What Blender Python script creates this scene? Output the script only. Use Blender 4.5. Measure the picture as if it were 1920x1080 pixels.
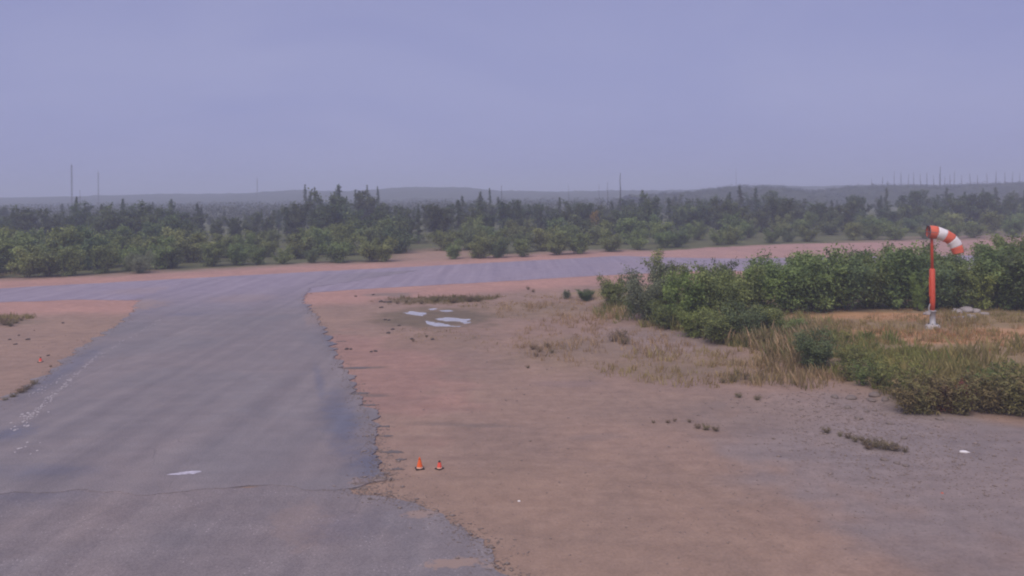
import bpy, bmesh, math, random
import numpy as np
from mathutils import Vector, Matrix, noise as mnoise
from mathutils.geometry import tessellate_polygon

for o in list(bpy.data.objects):
    bpy.data.objects.remove(o, do_unlink=True)
scene = bpy.context.scene
C = scene.collection
R = math.radians

# ------------------------------------------------------------------ camera
CAM_H, F, YH, ROLL = 8.0, 1500.0, 363.0, 0.011     # height, focal length (px of 1920), horizon row, roll
cd = bpy.data.cameras.new('camera')
cam = bpy.data.objects.new('camera', cd)
C.objects.link(cam)
cam.location = (0, 0, CAM_H)
cam.rotation_euler = (math.pi / 2, ROLL, 0)
cd.sensor_width = 36.0
cd.lens = F / 1920 * 36.0
cd.shift_y = -(540 - YH) / 1920
cd.clip_start = 0.1
cd.clip_end = 20000
cd.dof.use_dof = True
cd.dof.focus_distance = 26.0
cd.dof.aperture_fstop = 0.75
scene.camera = cam

# ------------------------------------------------------------------ sky and sun
SUN_EL, SUN_AZ = R(52), R(205)                     # azimuth clockwise from +Y
w = bpy.data.worlds.new('World')
scene.world = w
w.use_nodes = True
nt = w.node_tree
nt.nodes.clear()
N = nt.nodes.new
L = nt.links.new
sky = N('ShaderNodeTexSky')
sky.sky_type = 'NISHITA'
sky.sun_disc = False
sky.sun_elevation = SUN_EL
sky.sun_rotation = SUN_AZ
sky.air_density = 1.0
sky.dust_density = 3.0
tc = N('ShaderNodeTexCoord')
mp = N('ShaderNodeMapping')
mp.inputs['Scale'].default_value = (1.0, 1.0, 2.6)
L(tc.outputs['Generated'], mp.inputs['Vector'])
n1 = N('ShaderNodeTexNoise')
n1.inputs['Scale'].default_value = 2.1
n1.inputs['Detail'].default_value = 5
n1.inputs['Roughness'].default_value = 0.5
n1.inputs['Distortion'].default_value = 0.6
L(mp.outputs['Vector'], n1.inputs['Vector'])
cr = N('ShaderNodeValToRGB')
cr.color_ramp.elements[0].position = 0.30
cr.color_ramp.elements[0].color = (0.266, 0.287, 0.535, 1)
cr.color_ramp.elements[1].position = 0.72
cr.color_ramp.elements[1].color = (0.345, 0.358, 0.578, 1)
L(n1.outputs['Fac'], cr.inputs['Fac'])
sx = N('ShaderNodeSeparateXYZ')
L(tc.outputs['Generated'], sx.inputs[0])
hr = N('ShaderNodeValToRGB')
hr.color_ramp.elements[0].position = 0.0
hr.color_ramp.elements[0].color = (1.06, 1.06, 1.09, 1)
hr.color_ramp.elements[1].position = 0.22
hr.color_ramp.elements[1].color = (0.95, 0.95, 0.985, 1)
L(sx.outputs['Z'], hr.inputs['Fac'])
hm_ = N('ShaderNodeMixRGB')
hm_.blend_type = 'MULTIPLY'
hm_.inputs['Fac'].default_value = 1.0
L(cr.outputs['Color'], hm_.inputs[1])
L(hr.outputs['Color'], hm_.inputs[2])
sc10 = N('ShaderNodeVectorMath')
sc10.operation = 'SCALE'
sc10.inputs['Scale'].default_value = 10.0 / 1.68
L(hm_.outputs['Color'], sc10.inputs[0])
mx = N('ShaderNodeMixRGB')
mx.inputs['Fac'].default_value = 0.94              # closed cloud deck over the clear sky
L(sky.outputs['Color'], mx.inputs[1])
L(sc10.outputs['Vector'], mx.inputs[2])
bg = N('ShaderNodeBackground')
bg.inputs['Strength'].default_value = 0.1
L(mx.outputs['Color'], bg.inputs['Color'])
wo = N('ShaderNodeOutputWorld')
L(bg.outputs['Background'], wo.inputs['Surface'])

sd_ = bpy.data.lights.new('sun', 'SUN')
sd_.energy = 1.5
sd_.angle = R(50)
sd_.color = (1.0, 0.86, 0.74)
sun = bpy.data.objects.new('sun', sd_)
C.objects.link(sun)
sdir = Vector((math.sin(SUN_AZ) * math.cos(SUN_EL), math.cos(SUN_AZ) * math.cos(SUN_EL), math.sin(SUN_EL)))
sun.rotation_euler = sdir.to_track_quat('Z', 'Y').to_euler()
sun.location = sdir * 60

vs = scene.view_settings
vs.view_transform = 'Standard'
vs.look = 'None'
vs.exposure = 0.75
vs.gamma = 1.0
vs.use_curve_mapping = False
scene.render.engine = 'CYCLES'
cy = scene.cycles
cy.use_denoising = True
cy.max_bounces = 10
cy.diffuse_bounces = 6
cy.transparent_max_bounces = 8
cy.volume_bounces = 2
cy.filter_width = 2.0

# ------------------------------------------------------------------ helpers
def project_inverse(px, py):
    r = (px - 960) / F
    p = (YH - py) / F
    c, s = math.cos(ROLL), math.sin(ROLL)
    return c * r + s * p, -s * r + c * p           # u = X/Y, v = (Z-h)/Y

def flat(px, py, z=0.0):
    u, v = project_inverse(px, py)
    d = (z - CAM_H) / v
    return (u * d, d)

def at_dist(px, py, d):
    u, v = project_inverse(px, py)
    return (u * d, d, CAM_H + v * d)

def seg_dist(P, poly):
    """signed distance of points (n,2) to a closed polygon, negative inside"""
    P = np.asarray(P, float).reshape(-1, 2)
    V = np.asarray(poly, float)
    n = len(V)
    best = np.full(len(P), 1e9)
    inside = np.zeros(len(P), bool)
    for i in range(n):
        a, b = V[i], V[(i + 1) % n]
        ab = b - a
        t = np.clip(((P - a) @ ab) / max(ab @ ab, 1e-9), 0, 1)
        q = P - (a + t[:, None] * ab)
        best = np.minimum(best, np.hypot(q[:, 0], q[:, 1]))
        cond = ((a[1] > P[:, 1]) != (b[1] > P[:, 1]))
        with np.errstate(divide='ignore', invalid='ignore'):
            xi = (b[0] - a[0]) * (P[:, 1] - a[1]) / (b[1] - a[1] if b[1] != a[1] else 1e-9) + a[0]
        inside ^= cond & (P[:, 0] < xi)
    return np.where(inside, -best, best)

def smooth(e0, e1, x):
    t = np.clip((x - e0) / (e1 - e0), 0, 1)
    return t * t * (3 - 2 * t)

def value_noise(x, y, seed=0):
    """cheap smooth lattice noise in [-1,1], vectorised"""
    xi, yi = np.floor(x).astype(np.int64), np.floor(y).astype(np.int64)
    fx, fy = x - xi, y - yi
    def hsh(a, b):
        h = (a * 374761393 + b * 668265263 + seed * 974711) & 0x7fffffff
        h = ((h ^ (h >> 13)) * 1274126177) & 0x7fffffff
        return ((h ^ (h >> 16)) & 0xffff) / 32767.5 - 1.0
    ux, uy = fx * fx * (3 - 2 * fx), fy * fy * (3 - 2 * fy)
    a, b = hsh(xi, yi), hsh(xi + 1, yi)
    c, d = hsh(xi, yi + 1), hsh(xi + 1, yi + 1)
    return (a * (1 - ux) + b * ux) * (1 - uy) + (c * (1 - ux) + d * ux) * uy

def fbm(x, y, seed=0, oct=4):
    s, amp, tot = 0, 1.0, 0
    for k in range(oct):
        s = s + amp * value_noise(x * 2 ** k + 17.3 * k, y * 2 ** k - 9.1 * k, seed + k)
        tot += amp
        amp *= 0.5
    return s / tot

def tag(o, label=None, cat=None, group=None, kind=None):
    if label: o['label'] = label
    if cat: o['category'] = cat
    if group: o['group'] = group
    if kind: o['kind'] = kind
    return o

def link(name, mesh, parent=None):
    o = bpy.data.objects.new(name, mesh)
    C.objects.link(o)
    if parent: o.parent = parent
    return o

def empty(name, loc, rz=0.0, sc=1.0):
    o = bpy.data.objects.new(name, None)
    C.objects.link(o)
    o.empty_display_size = 0.2
    o.location = loc
    o.rotation_euler = (0, 0, rz)
    o.scale = (sc, sc, sc) if not hasattr(sc, '__len__') else sc
    return o

def np_mesh(name, verts, quads, mat, col=None, smooth_=False):
    """verts (n,3), quads (m,k) with k = 3 or 4, col per-vertex rgb"""
    verts = np.asarray(verts, np.float32)
    quads = np.asarray(quads, np.int32)
    k = quads.shape[1]
    me = bpy.data.meshes.new(name)
    me.vertices.add(len(verts))
    me.vertices.foreach_set('co', verts.ravel())
    me.loops.add(quads.size)
    me.loops.foreach_set('vertex_index', quads.ravel())
    me.polygons.add(len(quads))
    me.polygons.foreach_set('loop_start', np.arange(0, quads.size, k, dtype=np.int32))
    me.polygons.foreach_set('loop_total', np.full(len(quads), k, np.int32))
    if smooth_:
        me.polygons.foreach_set('use_smooth', np.ones(len(quads), bool))
    if col is not None:
        a = me.attributes.new('tint', 'FLOAT_COLOR', 'POINT')
        c4 = np.ones((len(verts), 4), np.float32)
        c4[:, :3] = col
        a.data.foreach_set('color', c4.ravel())
    me.update(calc_edges=True)
    me.validate()
    if mat: me.materials.append(mat)
    return me

class MB:
    def __init__(s): s.v, s.f = [], []
    def tube(s, pts, radii, seg=6, cap=True):
        pts = [Vector(p) for p in pts]
        base = len(s.v)
        for i, p in enumerate(pts):
            d = (pts[min(i + 1, len(pts) - 1)] - pts[max(i - 1, 0)]).normalized()
            a = d.orthogonal().normalized() if abs(d.z) < 0.9 else Vector((1, 0, 0)).cross(d).normalized()
            b = d.cross(a)
            for k in range(seg):
                t = 2 * math.pi * k / seg
                s.v.append(tuple(p + (a * math.cos(t) + b * math.sin(t)) * radii[i]))
        for i in range(len(pts) - 1):
            for k in range(seg):
                s.f.append((base + i * seg + k, base + i * seg + (k + 1) % seg,
                            base + (i + 1) * seg + (k + 1) % seg, base + (i + 1) * seg + k))
        if cap:
            s.f.append(tuple(base + k for k in range(seg))[::-1])
            s.f.append(tuple(base + (len(pts) - 1) * seg + k for k in range(seg)))
    def lathe(s, prof, seg=20, cx=0, cy=0, cap=True):
        base = len(s.v)
        for r, z in prof:
            for k in range(seg):
                t = 2 * math.pi * k / seg
                s.v.append((cx + r * math.cos(t), cy + r * math.sin(t), z))
        for i in range(len(prof) - 1):
            for k in range(seg):
                s.f.append((base + i * seg + k, base + i * seg + (k + 1) % seg,
                            base + (i + 1) * seg + (k + 1) % seg, base + (i + 1) * seg + k))
        if cap:
            s.f.append(tuple(base + k for k in range(seg))[::-1])
            s.f.append(tuple(base + (len(prof) - 1) * seg + k for k in range(seg)))
    def box(s, c, h, bev=0.0):
        bm = bmesh.new()
        bmesh.ops.create_cube(bm, size=1.0, matrix=Matrix.Diagonal((h[0] * 2, h[1] * 2, h[2] * 2, 1)))
        if bev:
            bmesh.ops.bevel(bm, geom=bm.edges[:], offset=bev, segments=2, affect='EDGES')
        base = len(s.v)
        bm.verts.index_update()
        for v in bm.verts: s.v.append((v.co.x + c[0], v.co.y + c[1], v.co.z + c[2]))
        for f in bm.faces: s.f.append(tuple(base + v.index for v in f.verts))
        bm.free()
    def mesh(s, name, mat, smooth_=False):
        me = bpy.data.meshes.new(name)
        me.from_pydata(s.v, [], s.f)
        if smooth_:
            for p in me.polygons: p.use_smooth = True
        me.update()
        me.materials.append(mat)
        return me
    def obj(s, name, mat, parent=None, smooth_=False):
        return link(name, s.mesh(name, mat, smooth_), parent)

# ------------------------------------------------------------------ materials
def new_mat(name):
    m = bpy.data.materials.new(name)
    m.use_nodes = True
    t = m.node_tree
    return m, t, t.nodes['Principled BSDF']

def nnoise(t, vec, scale, detail=4, rough=0.55, dist=0.0):
    n = t.nodes.new('ShaderNodeTexNoise')
    n.inputs['Scale'].default_value = scale
    n.inputs['Detail'].default_value = detail
    n.inputs['Roughness'].default_value = rough
    n.inputs['Distortion'].default_value = dist
    if vec is not None: t.links.new(vec, n.inputs['Vector'])
    return n.outputs['Fac']

def nramp(t, fac, lo, hi, c0=(0, 0, 0), c1=(1, 1, 1)):
    r = t.nodes.new('ShaderNodeValToRGB')
    r.color_ramp.elements[0].position = lo
    r.color_ramp.elements[1].position = hi
    r.color_ramp.elements[0].color = (*c0, 1)
    r.color_ramp.elements[1].color = (*c1, 1)
    t.links.new(fac, r.inputs['Fac'])
    return r.outputs['Color']

def nmix(t, fac, a, b, mode='MIX'):
    m = t.nodes.new('ShaderNodeMixRGB')
    m.blend_type = mode
    for i, x in ((0, fac), (1, a), (2, b)):
        if hasattr(x, 'is_output'): t.links.new(x, m.inputs[i])
        elif i == 0: m.inputs[0].default_value = x
        else: m.inputs[i].default_value = (*x, 1)
    return m.outputs['Color']

def nmath(t, op, a, b=None):
    m = t.nodes.new('ShaderNodeMath')
    m.operation = op
    for i, x in enumerate((a, b)):
        if x is None: continue
        if hasattr(x, 'is_output'): t.links.new(x, m.inputs[i])
        else: m.inputs[i].default_value = x
    return m.outputs[0]

def nmap(t, vec, rot=0.0, scale=(1, 1, 1), loc=(0, 0, 0), kind='POINT'):
    m = t.nodes.new('ShaderNodeMapping')
    m.vector_type = kind
    m.inputs['Rotation'].default_value = (0, 0, rot)
    m.inputs['Scale'].default_value = scale
    m.inputs['Location'].default_value = loc
    t.links.new(vec, m.inputs['Vector'])
    return m.outputs['Vector']

def nobj(t):
    return t.nodes.new('ShaderNodeTexCoord').outputs['Object']

def nbump(t, bsdf, height, strength=0.3, dist=0.02):
    b = t.nodes.new('ShaderNodeBump')
    b.inputs['Strength'].default_value = strength
    b.inputs['Distance'].default_value = dist
    t.links.new(height, b.inputs['Height'])
    t.links.new(b.outputs['Normal'], bsdf.inputs['Normal'])

def blob(t, vec, x, y, rx, ry, rot=0.0, soft=0.5, wobble=0.35):
    """mask 1 inside an irregular ellipse on the ground: a stain with its own shape"""
    v = nmap(t, vec, rot, (rx, ry, 1), (x, y, 0), 'TEXTURE')
    n = nnoise(t, vec, 1.6 if max(rx, ry) > 1.5 else 5.0, 6, 0.7)
    ln = t.nodes.new('ShaderNodeVectorMath')
    ln.operation = 'LENGTH'
    fl = nmap(t, v, 0, (1, 1, 0))
    t.links.new(fl, ln.inputs[0])
    d = nmath(t, 'ADD', ln.outputs['Value'], nmath(t, 'MULTIPLY', nmath(t, 'SUBTRACT', n, 0.5), wobble * 4))
    return nramp(t, d, max(0.0, 1 - soft), 1.0, (1, 1, 1), (0, 0, 0))

def plain(name, col, rough=0.6, metal=0.0, var=0.15, scale=6.0, bump=0.0):
    m, t, b = new_mat(name)
    v = nobj(t)
    n = nnoise(t, v, scale, 5, 0.6)
    c = nmix(t, n, tuple(x * (1 - var) for x in col), tuple(min(1, x * (1 + var)) for x in col))
    t.links.new(c, b.inputs['Base Color'])
    b.inputs['Roughness'].default_value = rough
    b.inputs['Metallic'].default_value = metal
    if bump: nbump(t, b, nnoise(t, v, scale * 6, 3), bump, 0.01)
    return m

def tinted(name, rough=0.7, trans=0.0, spec=0.25, objvar=0.18):
    """foliage: colour comes from the per-leaf 'tint' attribute, varied from plant to plant"""
    m, t, b = new_mat(name)
    a = t.nodes.new('ShaderNodeAttribute')
    a.attribute_name = 'tint'
    oi = t.nodes.new('ShaderNodeObjectInfo')
    hsv = t.nodes.new('ShaderNodeHueSaturation')
    hsv.inputs['Saturation'].default_value = 1.0
    val = nmath(t, 'ADD', nmath(t, 'MULTIPLY', oi.outputs['Random'], 2 * objvar), 1 - objvar)
    hue = nmath(t, 'ADD', nmath(t, 'MULTIPLY', nmath(t, 'FRACT', nmath(t, 'MULTIPLY', oi.outputs['Random'], 7.31)), 0.05), 0.475)
    t.links.new(val, hsv.inputs['Value'])
    t.links.new(hue, hsv.inputs['Hue'])
    t.links.new(a.outputs['Color'], hsv.inputs['Color'])
    t.links.new(hsv.outputs['Color'], b.inputs['Base Color'])
    b.inputs['Roughness'].default_value = rough
    b.inputs['Specular IOR Level'].default_value = spec
    if trans:
        tr = t.nodes.new('ShaderNodeBsdfTranslucent')
        t.links.new(hsv.outputs['Color'], tr.inputs['Color'])
        ms = t.nodes.new('ShaderNodeMixShader')
        ms.inputs[0].default_value = trans
        t.links.new(b.outputs[0], ms.inputs[1])
        t.links.new(tr.outputs[0], ms.inputs[2])
        t.links.new(ms.outputs[0], t.nodes['Material Output'].inputs['Surface'])
    return m

def sand_material():
    m, t, b = new_mat('sandy_ground')
    v = nobj(t)
    a = t.nodes.new('ShaderNodeAttribute')
    a.attribute_name = 'tint'
    big = nnoise(t, v, 0.22, 5, 0.6, 0.6)
    mid = nnoise(t, v, 1.7, 6, 0.65)
    fine = nnoise(t, v, 14.0, 4, 0.7)
    st = nnoise(t, nmap(t, v, R(18), (0.35, 2.2, 1)), 1.0, 5, 0.6)      # wheel and wash streaks
    c = nmix(t, 1.0, a.outputs['Color'], nramp(t, big, 0.3, 0.72, (0.86, 0.88, 0.90), (1.1, 1.08, 1.05)), 'MULTIPLY')
    c = nmix(t, 0.8, c, nramp(t, mid, 0.28, 0.75, (0.80, 0.79, 0.79), (1.16, 1.15, 1.13)), 'MULTIPLY')
    c = nmix(t, 0.55, c, nramp(t, st, 0.3, 0.7, (0.86, 0.85, 0.85), (1.1, 1.1, 1.1)), 'MULTIPLY')
    c = nmix(t, 0.7, c, nramp(t, fine, 0.25, 0.8, (0.72, 0.72, 0.72), (1.25, 1.25, 1.25)), 'MULTIPLY')
    t.links.new(c, b.inputs['Base Color'])
    b.inputs['Roughness'].default_value = 0.95
    b.inputs['Specular IOR Level'].default_value = 0.15
    h = nmath(t, 'ADD', nmath(t, 'MULTIPLY', fine, 0.5), mid)
    nbump(t, b, h, 0.45, 0.05)
    return m

def asphalt_material(name, base, warm, dirdeg, wets=(), sands=(), fleck=0.5, junction_tint=None, f0=0.52, f1=0.70):
    m, t, b = new_mat(name)
    v = nobj(t)
    big = nnoise(t, v, 0.16, 5, 0.6, 0.8)
    mid = nnoise(t, v, 0.9, 6, 0.65, 0.3)
    fine = nnoise(t, v, 22.0, 3, 0.75)
    lane = nnoise(t, nmap(t, v, R(dirdeg), (1.1, 0.045, 1)), 1.0, 4, 0.55)
    cross = nnoise(t, nmap(t, v, R(8), (0.12, 1.6, 1)), 1.0, 5, 0.6)
    c = nmix(t, nramp(t, big, 0.32, 0.68), base, warm)
    if junction_tint:                                          # pavement takes on the runway's colour around the junction
        x, y, rx, ry, rot, k = junction_tint
        c = nmix(t, nmath(t, 'MULTIPLY', blob(t, v, x, y, rx, ry, rot, 0.75, 0.12), k), c, (0.305, 0.268, 0.315))
    c = nmix(t, 0.75, c, nramp(t, lane, 0.30, 0.70, (0.80, 0.80, 0.83), (1.15, 1.14, 1.12)), 'MULTIPLY')
    c = nmix(t, 0.35, c, nramp(t, cross, 0.30, 0.72, (0.83, 0.83, 0.85), (1.1, 1.1, 1.1)), 'MULTIPLY')
    c = nmix(t, 0.6, c, nramp(t, mid, 0.3, 0.75, (0.80, 0.80, 0.82), (1.15, 1.14, 1.13)), 'MULTIPLY')
    c = nmix(t, 0.9, c, nramp(t, fine, 0.25, 0.8, (0.62, 0.62, 0.63), (1.38, 1.38, 1.37)), 'MULTIPLY')
    # pale exposed stones
    vo = t.nodes.new('ShaderNodeTexVoronoi')
    vo.inputs['Scale'].default_value = 9.0
    t.links.new(v, vo.inputs['Vector'])
    fl = nmath(t, 'MULTIPLY', nramp(t, vo.outputs['Distance'], 0.10, 0.22, (1, 1, 1), (0, 0, 0)),
               nramp(t, mid, f0, f1))
    c = nmix(t, nmath(t, 'MULTIPLY', fl, fleck), c, (0.50, 0.46, 0.44))
    # hairline cracks
    vc = t.nodes.new('ShaderNodeTexVoronoi')
    vc.feature = 'DISTANCE_TO_EDGE'
    vc.inputs['Scale'].default_value = 0.23
    wn = t.nodes.new('ShaderNodeTexNoise')
    wn.inputs['Scale'].default_value = 0.35
    wn.inputs['Detail'].default_value = 6
    t.links.new(v, wn.inputs['Vector'])
    wv = nmix(t, 5.0, v, wn.outputs['Color'], 'ADD')
    wv.node.use_clamp = False
    t.links.new(wv, vc.inputs['Vector'])
    crk = nmath(t, 'MULTIPLY', nramp(t, vc.outputs['Distance'], 0.0, 0.004, (1, 1, 1), (0, 0, 0)), nramp(t, big, 0.50, 0.60))
    c = nmix(t, nmath(t, 'MULTIPLY', crk, 0.28), c, (0.08, 0.08, 0.085))
    for (x, y, rx, ry, rot, k) in sands:
        mk = nmath(t, 'MULTIPLY', blob(t, v, x, y, rx, ry, rot, 0.35, 0.55), k)
        c = nmix(t, mk, c, (0.34, 0.25, 0.20))
    rough = 0.85
    wet = None
    for (x, y, rx, ry, rot, k) in wets:
        mk = nmath(t, 'MULTIPLY', blob(t, v, x, y, rx, ry, rot, 0.8, 0.45), k)
        wet = mk if wet is None else nmath(t, 'MAXIMUM', wet, mk)
    if wet is not None:
        c = nmix(t, wet, c, nmix(t, 1.0, c, (0.66, 0.72, 0.84), 'MULTIPLY'))
        rv = nmath(t, 'SUBTRACT', 0.85, nmath(t, 'MULTIPLY', wet, 0.42))
        t.links.new(rv, b.inputs['Roughness'])
    else:
        b.inputs['Roughness'].default_value = rough
    b.inputs['Specular IOR Level'].default_value = 0.35
    t.links.new(c, b.inputs['Base Color'])
    nbump(t, b, nmath(t, 'ADD', fine, nmath(t, 'MULTIPLY', crk, -1.5)), 0.35, 0.02)
    return m

M = {}
M['leaf'] = tinted('shrub_leaf', 0.65, 0.3)
M['needle'] = tinted('spruce_needle', 0.75, 0.1)
M['grass'] = tinted('grass_blade', 0.75, 0.3, 0.15, 0.0)
M['weed'] = tinted('weed_leaf', 0.7, 0.3, 0.2, 0.12)
M['bark'] = plain('grey_brown_bark', (0.10, 0.08, 0.065), 0.9, 0, 0.3, 8)
M['char'] = plain('charred_wood', (0.035, 0.033, 0.036), 0.9, 0, 0.35, 5)
M['greywood'] = plain('weathered_dead_wood', (0.09, 0.085, 0.085), 0.9, 0, 0.3, 5)
M['steel'] = plain('galvanised_steel', (0.18, 0.18, 0.19), 0.5, 0.4, 0.2, 4)
M['orange'] = plain('orange_mast_paint', (0.62, 0.085, 0.035), 0.5, 0, 0.18, 7)
M['galv'] = plain('pale_galvanised_sleeve', (0.42, 0.42, 0.44), 0.55, 0.2, 0.2, 9)
M['concrete'] = plain('pale_concrete', (0.46, 0.43, 0.42), 0.9, 0, 0.2, 9, 0.3)
M['sock_o'] = plain('orange_windsock_fabric', (0.70, 0.15, 0.085), 0.8, 0, 0.16, 5)
M['sock_w'] = plain('white_windsock_fabric', (0.78, 0.76, 0.76), 0.8, 0, 0.10, 5)
M['cone_o'] = plain('bright_orange_cone', (0.82, 0.135, 0.02), 0.45, 0, 0.12, 12)
M['cone_r'] = plain('red_orange_cone', (0.80, 0.105, 0.065), 0.45, 0, 0.12, 12)
M['cone_w'] = plain('pale_reflective_band', (0.72, 0.42, 0.30), 0.4, 0, 0.1, 12)
M['rubber'] = plain('black_rubber_base', (0.022, 0.016, 0.016), 0.7, 0, 0.3, 12)
M['conedark'] = plain('dark_cone_tip', (0.06, 0.035, 0.03), 0.6, 0, 0.3, 12)
M['stone'] = plain('grey_brown_stone', (0.20, 0.165, 0.145), 0.9, 0, 0.35, 5, 0.4)
M['pale_stone'] = plain('pale_stone', (0.36, 0.33, 0.33), 0.9, 0, 0.25, 5, 0.4)
M['white_stone'] = plain('white_stone', (0.80, 0.78, 0.77), 0.85, 0, 0.12, 6, 0.3)
M['dark_stone'] = plain('dark_stone', (0.075, 0.06, 0.055), 0.9, 0, 0.35, 5, 0.4)
M['paint'] = plain('worn_white_paint', (0.50, 0.465, 0.46), 0.8, 0, 0.15, 12)
M['gravel'] = plain('sand_coloured_gravel', (0.25, 0.20, 0.175), 0.9, 0, 0.45, 3)

# ------------------------------------------------------------------ outlines on the ground
def pxs(l): return [flat(*p) for p in l]

TAXI = pxs([(262, 560), (240, 600), (200, 622), (160, 648), (112, 682), (70, 714), (0, 755)])
TAXI += [(-18.6, 24.5), (-17.8, 21.6)]
TAXI += pxs([(660, 914), (735, 903), (722, 880), (700, 842), (706, 800), (682, 760), (655, 712), (632, 665), (612, 625), (590, 590), (566, 562), (585, 540)])
TAXI += [(-10.0, 84.0), (-31.0, 76.5)]
NEAR = [(-18.2, 22.0), (-17.4, 18.0), (-16.0, 10.0), (-14.5, -6.0), (6.5, -6.0), (4.2, 6.0)]
NEAR += pxs([(985, 1105), (925, 1042), (880, 1000), (812, 958), (742, 930), (675, 925)]) + [flat(640, 908)]
RUN_FAR = pxs([(0, 541), (300, 525), (600, 509), (900, 494), (1160, 480), (1250, 483), (1370, 485), (1600, 482)])
RUN_NEAR = pxs([(1300, 509), (1120, 517), (900, 530), (700, 541), (566, 550), (250, 563), (150, 562), (0, 567)])
def ext(a, b, k):
    return (b[0] + (b[0] - a[0]) * k, b[1] + (b[1] - a[1]) * k)
RUNWAY = [ext(RUN_FAR[1], RUN_FAR[0], 4.5)] + RUN_FAR + [ext(RUN_FAR[6], RUN_FAR[7], 2.0)]
RUNWAY += [(75.0, 78.0)] + RUN_NEAR + [ext(RUN_NEAR[6], RUN_NEAR[7], 7.5)]
BANK = pxs([(1040, 552), (1110, 566), (1210, 600), (1330, 640), (1450, 680), (1560, 705), (1690, 772), (1920, 780)])
BANK += [(26, 27.0), (60, 26), (70, 60), (45, 80), (22, 74)] + pxs([(1180, 540)])
PUDDLES = [pxs([(756, 586), (768, 583), (786, 583), (797, 587), (792, 592), (776, 590)]),
           pxs([(816, 597), (838, 595), (862, 597), (880, 598), (886, 603), (872, 607), (850, 603), (830, 602)]),
           pxs([(799, 601), (812, 604), (834, 607), (858, 609), (868, 612), (846, 614), (818, 611), (804, 607)]),
           pxs([(800, 579), (812, 578), (820, 579), (810, 581)]),
           pxs([(826, 582), (840, 581), (848, 583), (836, 584)])]

def gheight(x, y):
    x = np.asarray(x, float).ravel()
    y = np.asarray(y, float).ravel()
    z = np.zeros(len(x))
    near = (np.abs(x) < 120) & (y > -30) & (y < 160)
    if near.any():
        P = np.stack([x[near], y[near]], 1)
        sdA = np.minimum(np.minimum(seg_dist(P, TAXI), seg_dist(P, NEAR)), seg_dist(P, RUNWAY))
        away = smooth(0.15, 2.5, sdA)
        sdB = seg_dist(P, BANK)
        rise = 0.42 * smooth(0.6, -2.2, sdB + 0.7 * fbm(P[:, 0] * 0.6, P[:, 1] * 0.6, 3, 3))
        hum = 0.10 * fbm(P[:, 0] * 0.22, P[:, 1] * 0.22, 5, 4) + 0.025 * fbm(P[:, 0] * 1.3, P[:, 1] * 1.3, 8, 3)
        zz = rise * smooth(0.5, 5, sdA) + hum * away
        pd = np.min([seg_dist(P, q_) for q_ in PUDDLES], axis=0)
        zz = np.where(pd < 2.5, zz * smooth(0.2, 2.5, pd) - 0.03 * smooth(0.5, -0.4, pd), zz)
        edge = smooth(120, 90, np.abs(P[:, 0])) * smooth(160, 130, P[:, 1])
        z[near] = zz * edge
    return z

def gz(x, y): return float(gheight([x], [y])[0])

def G(px, py):
    z = 0.0
    for _ in range(4):
        x, y = flat(px, py, z)
        z = gz(x, y)
    return Vector((x, y, z))

# ------------------------------------------------------------------ ground sheet
def axis(lo, hi, step, far_lo, far_hi, n=24):
    core = np.arange(lo, hi + step * 0.5, step)
    up = hi + (far_hi - hi) * (np.linspace(0, 1, n + 1)[1:] ** 3)
    dn = lo + (far_lo - lo) * (np.linspace(0, 1, n + 1)[1:] ** 3)
    return np.concatenate([dn[::-1], core, up])

gx = axis(-48, 40, 0.24, -4000, 4000)
gy = np.concatenate([axis(10, 76, 0.24, -400, 76.1, 20)[:-20], np.arange(76.6, 140, 1.0),
                     140 + (4000 - 140) * (np.linspace(0.02, 1, 30) ** 3)])
gy = np.unique(np.round(gy, 4))
XX, YY = np.meshgrid(gx, gy)
ZZ = gheight(XX, YY).reshape(XX.shape)
P = np.stack([XX.ravel(), YY.ravel()], 1)
col = np.tile(np.array([0.335, 0.240, 0.190]), (len(P), 1))
def blend(c, k):
    global col
    col = col * (1 - k[:, None]) + np.array(c) * k[:, None]
nz = fbm(P[:, 0] * 0.25, P[:, 1] * 0.25, 21, 4)
nz2 = fbm(P[:, 0] * 0.9, P[:, 1] * 0.9, 33, 4)
sdR = seg_dist(P, RUNWAY)
sdBk = seg_dist(P, BANK)
def gblob(px, py, rx, ry, c, k=1.0, wob=0.5, rot=0.0):
    x0, y0 = flat(px, py)
    dx, dy = P[:, 0] - x0, P[:, 1] - y0
    cr_, sr_ = math.cos(rot), math.sin(rot)
    d = np.hypot((dx * cr_ + dy * sr_) / rx, (-dx * sr_ + dy * cr_) / ry) + wob * nz2 * 0.6 + wob * nz * 0.4
    blend(c, k * smooth(1.0, 0.45, d))
# pink gravel shoulders along the runway
blend((0.47, 0.285, 0.235), 0.9 * smooth(10, 5, sdR + 2 * nz))
STRIP = pxs([(1120, 482), (1180, 475), (1330, 464), (1420, 460), (1500, 457), (1740, 452), (2000, 447), (2300, 445), (2300, 490), (1120, 500)])
sdS = seg_dist(P, STRIP)
# far side: brushy soil under the shrubs
tfar = smooth(9, 13, sdR + 2 * nz) * smooth(0, 1, (P[:, 1] - (72 + 0.52 * (P[:, 0] + 46)) > 0).astype(float))
blend((0.130, 0.140, 0.068), tfar)
blend((0.10, 0.11, 0.06), smooth(150, 220, np.abs(P[:, 0])) )
blend((0.45, 0.285, 0.245), smooth(1.0, -1.0, sdS + nz2))
blend((0.39, 0.265, 0.205), 0.9 * smooth(3.5, 1.0, np.hypot((P[:, 0] - flat(815, 478)[0]) / 2.6, (P[:, 1] - flat(815, 478)[1]) / 5.0)))
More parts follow.
